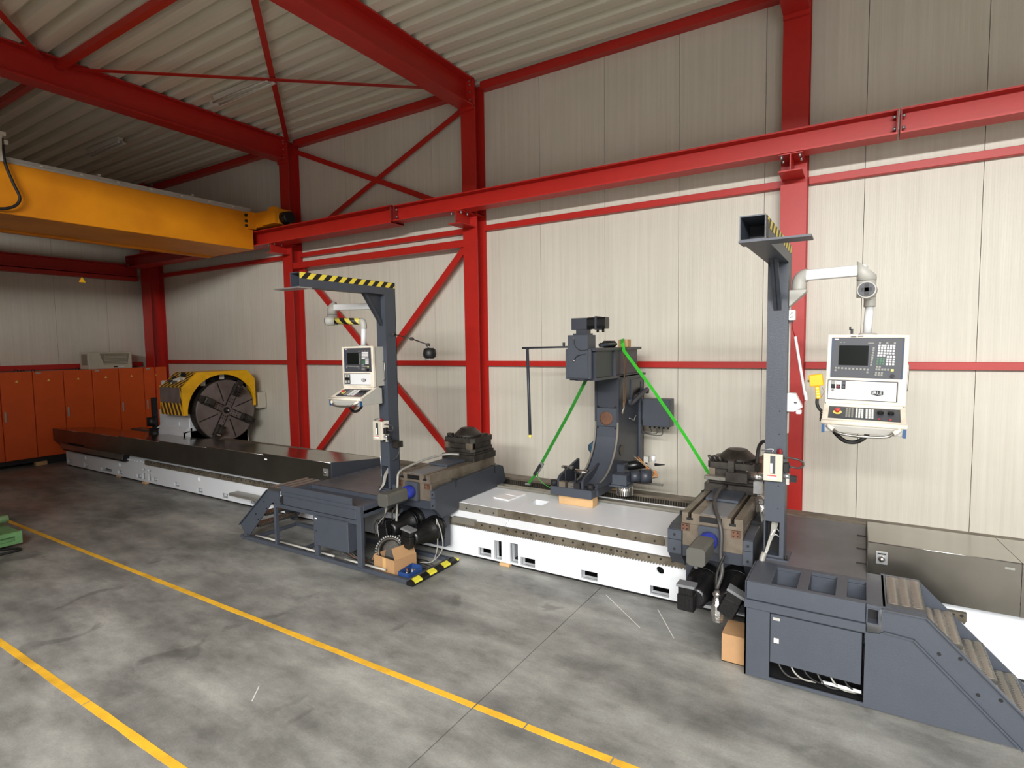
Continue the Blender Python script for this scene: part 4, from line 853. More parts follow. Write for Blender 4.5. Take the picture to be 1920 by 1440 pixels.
cb = mk('switch_box', G().box(-5.86, -5.255, yl-0.02, 4.92, 0.205, 0.59), 'graphite', pl_, bevel=0.005)
mk('door_panel', G().box(-5.85, -5.265, yl-0.028, yl-0.02, 0.215, 0.58), 'graphite', cb, bevel=0.003); mk('box_lock', G().box(-5.835, -5.81, yl-0.033, yl-0.028, 0.38, 0.41), 'graphite2', cb); mk('box_label', G().box(-5.84, -5.80, yl-0.03, yl-0.028, 0.55, 0.565), 'paper', cb)
mk('box_bracket', G().box(-5.87, -5.83, yl, yl+0.04, 0.06, 0.21), 'graphite', pl_)
for i in range(7):
    x = -5.6+i*0.06; cable(pl_, [(x, 4.8, 0.21), (x+0.04, 4.78+0.01*i, 0.13), (x+0.16, 4.84, 0.06), (x+0.3, 4.9, 0.04)], 0.008, ('cabledark', 'rubber', 'rust')[i % 3], 14)
for a, b_ in ((-7.2, -6.72), (-6.66, -5.92), (-5.83, -5.6), (-5.40, -5.14), (-5.04, -4.72)): mk('conduit_pipe', G().cyl((a, yl+0.05, 0.085), (b_, yl+0.05, 0.085), 0.013, n=8), 'conduit', pl_)
def stringer_l(y0, y1):
    return mk('stair_stringer', G().prism([(-6.57, 0.80), (-6.80, 0.80), (-7.48, 0.215), (-7.42, 0.14), (-7.26, 0.10), (-6.73, 0.63), (-6.57, 0.63)], 'y', y0, y1), 'graphite', pl_)
s_ = stringer_l(yl-0.002, yl+0.012); g = G()
for p, q in (((-6.57, 0.80), (-6.80, 0.80)), ((-6.80, 0.80), (-7.48, 0.215))): g.strip([(p[0], yl-0.012, p[1]), ((p[0]+q[0])/2, yl-0.012, (p[1]+q[1])/2), (q[0], yl-0.012, q[1])], 0.04, 0.01, up=(0, 1, 0))
mk('stringer_flange', g, 'graphite', s_); stringer_l(5.38, 5.394)
for x, z in ((-6.9, 0.62), (-6.85, 0.53), (-7.1, 0.42), (-7.05, 0.35)): mk('stringer_bolt', G().cyl((x, yl-0.01, z), (x, yl-0.002, z), 0.01, n=8), 'black', s_)
mk('stringer_foot', G().box(-7.40, -7.34, yl, yl+0.04, 0.05, 0.2), 'graphite', pl_)
treads(pl_, [(-6.94, -6.58, 0.80), (-7.0, -6.80, 0.60), (-7.18, -6.99, 0.41), (-7.36, -7.17, 0.22)], 4.74, 5.37, 20, 3)
# things lying on the left platform frame
t = thing('cardboard_box', 'open brown cardboard box with a gear ring on the left platform frame', 'cardboard box', (-4.78, 4.92, 0.0))
T = Matrix.Translation((-4.77, 4.93, 0.004)) @ Matrix.Rotation(-0.12, 4, 'Z')
mk('body', G().box(-0.19, 0.19, -0.17, 0.17, 0.0, 0.006).box(-0.19, 0.19, -0.17, -0.164, 0.006, 0.20).box(-0.19, 0.19, 0.164, 0.17, 0.006, 0.2).box(-0.19, -0.184, -0.164, 0.164, 0.006, 0.2).box(0.184, 0.19, -0.164, 0.164, 0.006, 0.2).xf(T), 'cardboard', t)
mk('flap', G().box(0.184, 0.19, -0.16, 0.16, 0.2, 0.34, Matrix.Translation((0.187, 0, 0.2)) @ Matrix.Rotation(-0.35, 4, 'Y') @ Matrix.Translation((-0.187, 0, -0.2))).xf(T), 'cardboard', t)
mk('flap', G().box(-0.30, -0.19, -0.16, 0.16, 0.196, 0.2, Matrix.Translation((-0.19, 0, 0.2)) @ Matrix.Rotation(-1.0, 4, 'Y') @ Matrix.Translation((0.19, 0, -0.2))).xf(T), 'cardboard', t)
mk('tape_strip', G().box(-0.025, 0.035, -0.1715, -0.170, 0.0, 0.2).xf(T), 'tape', t)
t = thing('gear_ring', 'bright steel gear ring standing in the open cardboard box', 'gear', (-4.83, 4.95, 0.02))
c0 = Vector((-4.85, 4.95, 0.21)); ax = Vector((0.35, -0.85, 0.25)).normalized()
u_ = ax.orthogonal().normalized(); w_ = ax.cross(u_)
mk('ring', G().lathe([(0.135, -0.05), (0.17, -0.05), (0.17, 0.05), (0.135, 0.05), (0.135, -0.05)], c0, ax, 40), 'darksteel', t)
for k_ in range(36):
    a = 2*pi*k_/36; d = u_*math.cos(a)+w_*math.sin(a); tg = ax.cross(d); g = G()
    vs = [c0+d*r_+tg*q+ax*h for h in (-0.05, 0.05) for r_, q in ((0.168, -0.011), (0.168, 0.011), (0.192, 0.006), (0.192, -0.006))]
    g.add(vs, [(0, 1, 2, 3), (7, 6, 5, 4), (0, 4, 5, 1), (1, 5, 6, 2), (2, 6, 7, 3), (3, 7, 4, 0)]); mk('gear_tooth', g, 'steelbright', t)
t = thing('blue_crate', 'small blue open plastic crate beside the cardboard box', 'crate', (-4.46, 4.86, 0.0))
mk('body', G().box(-4.55, -4.39, 4.745, 4.985, 0.004, 0.01).box(-4.55, -4.39, 4.745, 4.75, 0.01, 0.09).prism([(4.75, 0.01), (4.98, 0.01), (4.98, 0.11), (4.75, 0.09)], 'x', -4.395, -4.39).prism([(4.75, 0.01), (4.98, 0.01), (4.98, 0.11), (4.75, 0.09)], 'x', -4.55, -4.545).box(-4.545, -4.395, 4.98, 4.985, 0.01, 0.11), 'bluecrate', t)
rg = random.Random(5)
for i in range(8): x = rg.uniform(-4.53, -4.42); y = rg.uniform(4.78, 4.95); mk('small_part', G().cyl((x, y, 0.012), (x+rg.uniform(-0.02, 0.02), y+rg.uniform(-0.02, 0.02), rg.uniform(0.05, 0.09)), 0.014, n=7), rg.choice(['steel', 'rust', 'darksteel', 'galv']), t)
mk('steel_rod', G().cyl((-5.0, 4.86, 0.05), (-5.02, 4.95, 0.30), 0.02, 0.022, n=10), 'galv', label='short grey steel rod leaning left of the gear ring', cat='rod')
for i in range(5):
    pts = [(-4.45+rg.uniform(-0.1, 0.1), 5.1+0.05*i, 0.012), (-4.7, 5.15+0.04*i, 0.012), (-4.9-0.05*i, 5.2, 0.012), (-5.15, 5.1+0.03*i, 0.012)]
    mk('floor_cable', G().tube(bez(pts, 18), 0.006, 6), ('rubber', 'cabledark')[i % 2], label='thin dark cable lying on the floor behind the cardboard box', cat='cable', group='loose cables under the left carriage')
# ================================================================ masts with hollow arm
def mast(x0, x1, y0, y1, zt, ya, ext, label, hole=True):
    t = thing('control_mast', label, 'mast', ((x0+x1)/2, (y0+y1)/2, 0.80))
    th = 0.008; zb_ = 0.80
    p_ = mk('post', G().plate('y', x0, x1, zb_, zt-0.16, y0, y0+th, [(x0+0.012, x1-0.035, 0.83, 1.13)]).box(x0, x0+th, y0+th, y1, zb_, zt-0.16).box(x1-th, x1, y0+th, y1, zb_+0.0, zt-0.16).box(x0, x1, y1-th, y1, zb_, zt-0.16), 'graphite', t)
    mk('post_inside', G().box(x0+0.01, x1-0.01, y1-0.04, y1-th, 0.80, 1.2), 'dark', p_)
    mk('base_plate', G().box(x0-0.03, x1+0.04, y0-0.04, y1+0.03, 0.80, 0.815), 'graphite', t)
    for x in (x0-0.01, x1+0.02):
        mk('anchor_bolt', G().cyl((x, y0-0.02, 0.815), (x, y0-0.02, 0.85), 0.014, n=6), 'dark', t)
    z0 = zt-0.16
    arm = mk('arm', G().box(x0, x1, ya, y1, zt-0.008, zt).box(x0, x1, ya, y1, z0, z0+0.008).box(x0, x0+0.008, ya, y1, z0+0.008, zt-0.008).box(x1-0.008, x1, ya, y1, z0+0.008, zt-0.008).box(x0, x1, y1-0.008, y1, z0, zt), 'graphite', t)
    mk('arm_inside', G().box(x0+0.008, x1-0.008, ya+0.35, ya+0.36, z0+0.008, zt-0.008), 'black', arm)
    mk('hazard_tape', G().box(x1, x1+0.0015, ya+0.0, y1-0.005, zt-0.07, zt-0.002), 'hazardarm', arm)
    mk('arm_plate', G().box(min(x0, x0+ext if ext < 0 else x0)-0.003, max(x1, x1+ext if ext > 0 else x1), ya-0.02, ya+0.16, z0-0.014, z0-0.001), 'galv' if ext < 0 else 'graphite', t)
    mk('gusset', G().prism([(y0, z0), (y0-0.30, z0), (y0, z0-0.40)], 'x', (x0+x1)/2-0.005, (x0+x1)/2+0.005).prism([(y0-0.30, z0), (y0-0.26, z0), (y0, z0-0.36), (y0, z0-0.40)], 'x', (x0+x1)/2-0.03, (x0+x1)/2+0.03), 'graphite2', t)
    for z in (1.25, 1.45, 1.9, 2.1): mk('plug', G().cyl((x1-0.05, y0-0.002, z), (x1-0.05, y0, z), 0.006, n=8), 'dark', t)
    return t
mr = mast(-0.715, -0.555, 5.30, 5.50, 3.515, 4.0, 0.26, 'grey steel control mast with hollow arm at the right platform')
ml = mast(-5.41, -5.25, 5.38, 5.57, 3.53, 4.09, -0.27, 'grey steel control mast with striped arm at the left platform')
mk('arm_opening_shade', G().box(-0.5545, -0.553, 4.02, 4.10, 3.375, 3.49), 'black', mr)  # black patch painted in place of the shaded opening in the arm side
for i in range(7):
    a = random.Random(i).uniform(-0.02, 0.02)
    cable(mr, [(-0.66+0.01*i, 5.42, 1.16), (-0.66+0.006*i, 5.36, 1.05), (-0.675+a*0.5, 5.27, 0.92), (-0.70+a*0.3, 5.24, 0.82), (-0.72, 5.20, 0.70)], 0.006, 'cablegrey', 16)
for i in range(2): cable(mr, [(-0.60, 5.40, 1.02-0.05*i), (-0.63, 5.36, 1.05-0.05*i), (-0.67, 5.3, 0.96), (-0.69, 5.24, 0.85)], 0.005, 'armwhite', 14)
mk('cable_trunk', G().tube(bez([(-0.70, 5.25, 0.86), (-0.715, 5.22, 0.80), (-0.72, 5.2, 0.70), (-0.72, 5.2, 0.62)], 12), 0.024, 9), 'cablegrey', mr)
for i in range(4): cable(ml, [(-5.36+0.012*i, 5.47, 1.1), (-5.36+0.014*i, 5.38, 1.0), (-5.34+0.01*i, 5.33, 0.9), (-5.36, 5.28, 0.82)], 0.006, 'cablegrey', 14)
mk('foil_strip', G().strip([(-5.42, 5.40, 1.25), (-5.43, 5.42, 1.1), (-5.415, 5.4, 0.98)], 0.03, 0.012, up=(0, 1, 0)), 'paper', ml)

# ---------------------------------------------------------------- lubricator boxes on the masts
def lubricator(x0, x1, y0, y1, label):
    t = thing('lubricator', label, 'lubrication unit', ((x0+x1)/2, (y0+y1)/2, 1.50))
    b_ = mk('casing', G().box(x0, x1, y0, y1, 1.50, 1.74), 'offwhite' if x0 < -2 else 'steel', t, bevel=0.004)
    xm = (x0+x1)/2
    mk('front_sheet', G().box(x0+0.003, x1-0.003, y0-0.002, y0, 1.503, 1.737), 'beige', b_)
    mk('sight_glass', G().box(xm-0.022, xm+0.018, y0-0.004, y0-0.001, 1.565, 1.72), 'panelgrey', t); mk('scale_strip', G().box(xm-0.02, xm-0.003, y0-0.006, y0-0.003, 1.57, 1.655), 'paper', t)
    st_ = mk('sticker', G().box(xm-0.045, xm+0.03, y0-0.004, y0-0.001, 1.52, 1.55), 'paper', t); mk('sticker_band', G().box(xm-0.045, xm+0.03, y0-0.0045, y0-0.0035, 1.543, 1.552), 'keyred', st_)
    mk('red_cap', G().lathe([(0.022, 0), (0.024, 0.02), (0.014, 0.04)], (x1-0.03, y0+0.03, 1.74), (0, 0, 1), 8, False), 'redknob', t)
    mk('filler', G().tube(bez([(x0+0.06, y0+0.06, 1.74), (x0+0.07, y0+0.06, 1.765), (x0+0.03, y0+0.05, 1.765), (x0-0.02, y0+0.06, 1.75)], 12), 0.008, 7), 'galv', t)
    mk('pump', G().box(x1, x1+0.045, y0+0.02, y0+0.08, 1.58, 1.66), 'black', t, bevel=0.004); mk('valve', G().cyl((x1, y0+0.05, 1.545), (x1+0.05, y0+0.05, 1.545), 0.022, n=14), 'galv', t)
    mk('switch', G().box(x1+0.05, x1+0.10, y0+0.04, y0+0.08, 1.50, 1.55), 'dark', t); mk('fitting', G().box(x1+0.02, x1+0.045, y0+0.04, y0+0.06, 1.475, 1.53), 'castgrey', t)
    mk('loop_hose', G().tube(bez([(x1, y0+0.05, 1.70), (x1+0.05, y0+0.05, 1.705), (x1+0.13, y0+0.05, 1.69), (x1+0.15, y0+0.05, 1.655), (x1+0.12, y0+0.05, 1.625), (x1+0.04, y0+0.05, 1.63)], 24), 0.008, 7), 'cabledark', t)
    return t
lubricator(-0.72, -0.565, 5.24, 5.30, 'grey lubricator box with white scale strip on the right mast')
lb = lubricator(-5.395, -5.235, 5.24, 5.37, 'pale lubricator box with red cap on the left mast')
mk('gauge', G().box(-5.24, -5.14, 5.42, 5.52, 1.38, 1.46), 'darksteel', lb); mk('gauge_hose', G().tube(bez([(-5.17, 5.47, 1.38), (-5.16, 5.47, 1.33), (-5.19, 5.45, 1.25), (-5.25, 5.43, 1.21)], 14), 0.008, 6), 'cabledark', lb)

# ---------------------------------------------------------------- control pendants
def pendant(C, roll, sy, label, variant):
    wd, ht = 0.566, 0.575*sy
    t = thing('control_pendant', label, 'control panel', (C[0], C[1], C[2]-ht/2))
    T = Matrix.Translation(C) @ Matrix.Rotation(roll, 4, 'Y')
    def U(px): return -wd/2+(px-120)/1625*wd
    def V(py): return ht/2-(py-90)/1382*ht
    def part(name, g, mat, par=t, bev=0.0, **k): return mk(name, g.xf(T), mat, par, bev, **k)
    hz = part('housing', G().box(-wd/2+0.012, wd/2-0.012, 0.015, 0.20, -ht/2+0.01, ht/2-0.01), 'castgrey', t, 0.004)
    pa = (U(205), U(1655), V(950), V(150)); pb = (U(160), U(1580), V(1400), V(1000))
    fr = part('frame', G().plate('y', -wd/2, wd/2, -ht/2, ht/2, -0.02, 0.02, [pa, pb]), 'offwhite', t, 0.004)
    pn = part('operator_panel', G().box(*pa[:2], -0.004, 0.0, *pa[2:]), 'panelgrey', t)
    part('panel_edge', G().box(pa[0], pa[0]+0.006, -0.01, -0.004, pa[2], pa[3]), 'bluetrim', pn); part('panel_edge', G().box(pa[1]-0.006, pa[1], -0.01, -0.004, pa[2], pa[3]), 'bluetrim', pn)
    part('screen', G().box(U(365), U(970), -0.007, -0.004, V(700), V(305)), 'screen', pn); part('maker_badge', G().box(U(262), U(350), -0.006, -0.004, V(190), V(170)), 'paper', pn)
    part('model_badge', G().box(U(950), U(1070), -0.006, -0.004, V(262), V(246)), 'keygrey', pn); part('led_row', G().box(U(385), U(415), -0.006, -0.004, V(250), V(238)).box(U(450), U(480), -0.006, -0.004, V(250), V(238)), 'keygrey', pn, kind='stuff')
    def keys(lst, mat, name, w_=40, h_=36):
        g = G()
        for x, y in lst: g.box(U(x)-w_/1625*wd/2, U(x)+w_/1625*wd/2, -0.010, -0.004, V(y)-h_/1382*ht/2, V(y)+h_/1382*ht/2)
        part(name, g, mat, pn, kind='stuff')
    al = [(1180+57*i-3*j, 302+49*j+0.5*i) for j in range(4) for i in range(6)] + [(1166+57*i, 495) for i in range(3)] + [(1352+60*i-3*j, 516+49*j) for j in range(4) for i in range(3)]
    keys(al, 'keywhite', 'white_keys')
    keys([(1160+57*i-3*j, 560+48*j) for j in range(3) for i in range(3)], 'keygreen', 'green_keys')
    gr = [(318, 757), (375, 759)] + [(450+76*i, 762+2*i) for i in range(7)] + [(970, 778), (312, 806), (966, 830)] + [(1068-5*i, 350+47*i) for i in range(8)] + [(1184, 250), (1325, 252), (1474, 254), (1150, 716), (1205, 716)] + [(1145+57*i, 768) for i in range(5)] + [(1140+57*i, 832) for i in range(3)] + [(1136+57*i, 878) for i in range(3)]
    keys(gr, 'keygrey', 'grey_keys'); keys([(1452, 777)], 'keyyellow', 'yellow_key', 56, 44)
    part('rotary_knob', G().cyl((U(1465), -0.004, V(885)), (U(1465), -0.03, V(885)), 0.014, n=16), 'blackgloss', pn)
    pl = part('lower_plate', G().box(*pb[:2], -0.002, 0.004, *pb[2:]), 'armwhite', t); part('plate_border', G().plate('y', pb[0]-0.0, pb[1], pb[2], pb[3], -0.005, -0.002, [(pb[0]+0.006, pb[1]-0.008, pb[2]+0.006, pb[3]-0.007)]), 'panelgrey', pl)
    # maker badge with lettering
    bx0, bx1, bz0, bz1 = U(1068), U(1306), V(1290), V(1180); bm_ = (bz0+bz1)/2; hh = (bz1-bz0)/2; bc = (bx0+bx1)/2
    bd = part('logo_badge', G().prism([(bx0, bm_+hh*0.72), (bx0+0.012, bm_+hh*0.85), (bc, bm_+hh), (bx1-0.012, bm_+hh*0.85), (bx1, bm_+hh*0.72), (bx1, bm_-hh*0.6), (bx1-0.018, bm_-hh*0.8), (bc, bm_-hh), (bx0+0.018, bm_-hh*0.8), (bx0, bm_-hh*0.6)], 'y', -0.004, -0.002), 'black', pl)
    part('logo_lettering', text_g('IRLE', 0.036, Matrix.Translation((bc, -0.0048, bm_)) @ Matrix.Rotation(pi/2, 4, 'X'), 0.0006), 'paper', bd)
    if variant == 'R':
        for i, (x, m1, m2) in enumerate(((278, 'keygrey', 'dark'), (385, 'paper', 'redknob'), (496, 'panelgrey', 'panelgrey'))):
            sw = part('switch_block', G().box(U(x-42), U(x+42), -0.008, -0.002, V(1178), V(1022)), 'dark', pl, 0.003); part('switch_tag', G().box(U(x-36), U(x+36), -0.0095, -0.008, V(1090), V(1030)), m1, sw); part('switch_knob', G().cyl((U(x), -0.008, V(1135)), (U(x), -0.02, V(1135)), 0.011, n=14), m2, sw)
        part('key', G().cyl((U(278), -0.022, V(1190)), (U(278), -0.022, V(1215)), 0.009, n=10).box(U(272), U(284), -0.024, -0.021, V(1305), V(1210)), 'galv', pl)
    else:
        sw = part('switch_block', G().box(U(190), U(480), -0.008, -0.002, V(1370), V(1040)), 'dark', pl, 0.003)
        for x in (260, 410):
            for y in (1100, 1290): part('push_button', G().box(U(x-45), U(x+45), -0.013, -0.008, V(y+45), V(y-45)), 'castgrey', sw)
        part('switch_knob', G().cyl((U(335), -0.008, V(1195)), (U(335), -0.03, V(1195)), 0.016, n=14), 'black', sw)
    # lower console, tilted keyboard
    zb_ = -ht/2; cpr = [(0.02, zb_), (0.02, zb_-0.02), (-0.235, zb_-0.135), (-0.25, zb_-0.135), (-0.25, zb_-0.165), (-0.235, zb_-0.215), (0.12, zb_-0.215), (0.12, zb_-0.02), (0.06, zb_)]
    cs = part('console', G().prism(cpr, 'x', -wd/2-0.005, wd/2-0.0), 'castgrey', t, 0.003)
    sl_ = Matrix.Translation((0, 0.02, zb_-0.018)) @ Matrix.Rotation(math.atan2(0.115, 0.255), 4, 'X')   # local: x across, -y towards operator
    part('console_frame', G().plate('z', -wd/2-0.008, wd/2+0.003, -0.285, 0.0, 0.0, 0.016, [(-wd/2+0.035, wd/2-0.035, -0.245, -0.035)]).xf(sl_), 'offwhite', cs, 0.003)
    part('hinge_strip', G().box(-wd/2+0.01, wd/2-0.02, -0.012, 0.03, zb_-0.022, zb_+0.002), 'offwhite', cs)
    kp = part('key_panel', G().box(-wd/2+0.035, wd/2-0.035, -0.245, -0.035, 0.0, 0.006).xf(sl_), 'panelgrey', cs)
    part('front_roll', G().cyl((-wd/2-0.01, -0.29, 0.003), (wd/2+0.006, -0.29, 0.003), 0.02, n=14).xf(sl_), 'offwhite', cs)
    for x in (-wd/2-0.004, wd/2-0.02): part('blue_corner', G().box(x, x+0.022, -0.254, -0.232, zb_-0.222, zb_-0.145), 'bluetrim', cs)
    part('stop_ring', G().cyl((-0.185, -0.13, 0.006), (-0.185, -0.13, 0.010), 0.032, n=20).xf(sl_), 'keyyellow', cs); part('stop_button', G().lathe([(0.014, 0), (0.014, 0.014), (0.021, 0.016), (0.02, 0.028), (0.008, 0.032)], (-0.185, -0.13, 0.010), (0, 0, 1), 18).xf(sl_), 'keyred', cs)
    for blk, (x0, m_) in enumerate(((-0.125, 'keygrey'), (-0.055, 'keywhite'), (0.015, 'keywhite'))):
        g = G()
        for i in range(3):
            for j in range(5): g.box(x0+0.02*i, x0+0.02*i+0.014, -0.20+0.03*j, -0.20+0.03*j+0.02, 0.006, 0.011)
        part('console_keys', g.xf(sl_), m_, kp, kind='stuff')
    for x in (0.115, 0.185): part('override_knob', G().lathe([(0.024, 0), (0.022, 0.02), (0.012, 0.024)], (x, -0.11, 0.006), (0, 0, 1), 12, False).xf(sl_), 'black', kp)
    part('red_keys', G().box(0.10, 0.115, -0.21, -0.195, 0.006, 0.010).box(0.175, 0.19, -0.21, -0.195, 0.006, 0.010).xf(sl_), 'keyred', kp, kind='stuff')
    hd = part('handle', G().tube(bez([(-0.235, -0.245, zb_-0.165), (-0.205, -0.275, zb_-0.185), (-0.15, -0.30, zb_-0.215), (0.0, -0.305, zb_-0.225), (0.15, -0.30, zb_-0.215), (0.205, -0.275, zb_-0.185), (0.235, -0.245, zb_-0.165)], 36), 0.011, 9), 'steel', t)
    for s_ in (-1, 1): part('handle_mount', G().tube([(s_*0.245, -0.25, zb_-0.162), (s_*0.225, -0.268, zb_-0.172), (s_*0.20, -0.282, zb_-0.188)], 0.017, 9), 'offwhite', hd)
    part('loop_cable', G().tube(bez([(-0.22, 0.0, zb_-0.21), (-0.19, -0.01, zb_-0.26), (-0.12, -0.02, zb_-0.315), (-0.04, -0.02, zb_-0.315), (0.02, -0.01, zb_-0.27), (0.05, 0.0, zb_-0.21)], 24), 0.017, 9), 'rubber', t)
    part('top_flange', G().lathe([(0.066, 0.0), (0.07, 0.006), (0.066, 0.02), (0.05, 0.024)], (0.0, 0.09, ht/2-0.01), (0, 0, 1), 22), 'castgrey', t)
    part('side_grip', G().tube([(wd/2-0.012, 0.17, -0.19), (wd/2+0.014, 0.17, -0.17), (wd/2+0.014, 0.17, 0.04), (wd/2-0.012, 0.17, 0.06)], 0.007, 7), 'steel', t)
    return t, T
pdr, TR_ = pendant((0.012, 5.50, 2.452), 0.022, 1.0, 'white framed control pendant with dark screen and hand unit at the right mast', 'R')
pdl, TL_ = pendant((-5.578, 5.20, 2.445), -0.012, 0.92, 'white framed control pendant with dark screen at the left mast', 'L')
mk('black_clip', G().box(-0.105, -0.085, 5.56, 5.58, 2.75, 2.79).box(-0.115, -0.10, 5.56, 5.58, 2.78, 2.81), 'black', pdr)
mk('tape_marks', G().box(-0.10, -0.06, 5.477, 5.479, 2.722, 2.728).box(-0.05, -0.01, 5.477, 5.479, 2.724, 2.732), 'dark', pdr, kind='stuff')
# carrying arms
t = thing('pendant_arm', 'white swing arm with round joint carrying the right control pendant', 'swing arm', (-0.3, 5.4, 3.0))
mk('bracket', G().prism([(-0.553, 2.985), (-0.553, 3.125), (-0.425, 3.125), (-0.425, 3.105)], 'y', 5.335, 5.465), 'castgrey', t, bevel=0.004)
mk('elbow', G().tube(bez([(-0.485, 5.40, 3.125), (-0.485, 5.40, 3.17), (-0.475, 5.398, 3.215), (-0.445, 5.392, 3.24), (-0.42, 5.387, 3.242)], 14), 0.056, 18), 'castgrey', t)
mk('arm_tube', G().box(-0.255, 0.225, -0.04, 0.04, -0.043, 0.043, Matrix.Translation((-0.215, 5.335, 3.243)) @ Matrix.Rotation(math.atan2(-0.11, 0.43), 4, 'Z')), 'armwhite', t, bevel=0.014, seg=2)
jt = mk('joint', G().prism([(-0.066, 3.02), (0.066, 3.02), (0.066, 3.215), (-0.05, 3.315), (-0.066, 3.30)], 'y', -0.066, 0.066), 'castgrey', t)
bpy.data.objects.remove(jt)
def slant_cyl(cx, cy, r, z0, zl_, zr_, n=28):
    g = G(); vs = []
    for i in range(n): a = 2*pi*i/n; vs.append((cx+r*math.cos(a), cy+r*math.sin(a), z0))
    for i in range(n): a = 2*pi*i/n; f = (1+math.cos(a))/2; vs.append((cx+r*math.cos(a), cy+r*math.sin(a), zl_+(zr_-zl_)*f))
    g.add(vs, [(i, (i+1) % n, n+(i+1) % n, n+i) for i in range(n)], True); g.add(vs, []); k = len(g.v)-2*n; g.f += [tuple(range(k, k+n))[::-1], tuple(range(k+n, k+2*n))]; g.sm += [False, False]; return g
mk('joint_upper', slant_cyl(0.0, 5.275, 0.067, 3.16, 3.315, 3.195), 'castgrey', t); mk('joint_lower', slant_cyl(0.0, 5.275, 0.066, 3.03, 3.157, 3.157), 'castgrey', t)
sk = mk('lower_socket', G().lathe([(0.064, 0.0), (0.066, 0.01), (0.066, 0.13)], (0.002, 5.20, 3.085), (0.06, 1, 0), 26), 'castgrey', t); mk('socket_opening', G().cyl((0.002, 5.196, 3.085), (0.002, 5.20, 3.085), 0.056, n=26), 'panelgrey', sk)
mk('socket_cross', G().box(-0.012, 0.016, 5.192, 5.197, 3.04, 3.13).box(-0.032, 0.036, 5.192, 5.197, 3.07, 3.10), 'black', sk)
mk('second_tube', G().cyl((0.005, 5.33, 3.085), (0.022, 5.55, 3.07), 0.045, n=18), 'armwhite', t); mk('drop_elbow', G().tube(bez([(0.022, 5.52, 3.07), (0.024, 5.57, 3.065), (0.026, 5.59, 3.02), (0.026, 5.59, 2.97)], 12), 0.043, 16), 'castgrey', t)
mk('drop_tube', G().cyl((0.026, 5.59, 2.97), (0.014, 5.59, 2.755), 0.032, n=18), 'armwhite', t)
t = thing('pendant_arm', 'white swing arm with striped tube carrying the left control pendant', 'swing arm', (-5.7, 5.3, 2.9))
mk('bracket', G().prism([(-5.412, 3.06), (-5.412, 3.19), (-5.52, 3.19), (-5.52, 3.165)], 'y', 5.40, 5.53), 'castgrey', t)
mk('arm_tube', G().box(-0.30, 0.30, -0.04, 0.04, -0.04, 0.04, Matrix.Translation((-5.77, 5.35, 3.235)) @ Matrix.Rotation(math.atan2(0.20, 0.62), 4, 'Z')), 'armwhite', t, bevel=0.012, seg=2)
mk('joint_upper', slant_cyl(-6.10, 5.25, 0.066, 3.14, 3.18, 3.31), 'castgrey', t); mk('joint_lower', slant_cyl(-6.10, 5.25, 0.065, 3.0, 3.137, 3.137), 'castgrey', t)
sk = mk('lower_socket', G().lathe([(0.05, 0.0), (0.062, 0.01), (0.062, 0.12)], (-6.14, 5.17, 3.055), (0.75, 0.6, 0), 22), 'castgrey', t); mk('socket_opening', G().cyl((-6.146, 5.166, 3.055), (-6.14, 5.17, 3.055), 0.044, n=22), 'panelgrey', sk)
st_ = mk('striped_tube', G().cyl((-6.05, 5.252, 3.055), (-5.60, 5.285, 3.035), 0.043, n=18), 'hazardtube', t)
mk('drop_elbow', G().tube(bez([(-5.62, 5.285, 3.035), (-5.57, 5.288, 3.03), (-5.555, 5.29, 2.99), (-5.555, 5.29, 2.94)], 12), 0.042, 14), 'castgrey', t); mk('drop_tube', G().cyl((-5.555, 5.29, 2.95), (-5.57, 5.29, 2.72), 0.033, n=16), 'armwhite', t)
# yellow hand units
t = thing('hand_unit', 'yellow hand control unit hanging left of the right pendant', 'hand control', (-0.345, 5.46, 2.2))
Th = Matrix.Translation((-0.345, 5.47, 2.36)) @ Matrix.Rotation(-0.13, 4, 'Y')
mk('head', G().box(-0.052, 0.052, -0.02, 0.03, -0.05, 0.05).xf(Th), 'yellow', t, bevel=0.006); mk('grip', G().box(-0.017, 0.019, -0.015, 0.02, -0.16, -0.05).xf(Th), 'yellow', t, bevel=0.006)
mk('side_button', G().box(-0.065, -0.052, -0.01, 0.01, -0.01, 0.008).xf(Th), 'black', t)
for i in range(4): mk('grip_rib', G().box(-0.012, 0.014, -0.019, -0.015, -0.145+0.024*i, -0.135+0.024*i, Matrix.Rotation(0.5, 4, 'Y') if False else None).xf(Th), 'keyyellow', t)
mk('cable', G().tube(bez([(-0.335, 5.475, 2.20), (-0.335, 5.475, 2.16), (-0.32, 5.475, 2.12), (-0.30, 5.475, 2.10)], 12), 0.013, 8), 'rubber', t)
mk('coil_cord', G().tube([(-0.30+0.012*math.cos(a), 5.475+0.012*math.sin(a), 2.10-0.09*a/(2*pi*6)) for a in [2*pi*6*i/72 for i in range(73)]], 0.004, 5), 'rubber', t)
mk('lanyard', G().tube(bez([(-0.30, 5.48, 2.30), (-0.285, 5.48, 2.26), (-0.31, 5.48, 2.21), (-0.325, 5.48, 2.20)], 10), 0.002, 4), 'cablebrown', t)
mk('hand_unit', G().box(-5.91, -5.865, 5.24, 5.29, 2.335, 2.425).box(-5.90, -5.875, 5.25, 5.28, 2.28, 2.335), 'yellow', label='yellow hand control unit hanging left of the left pendant', cat='hand control', bevel=0.006)
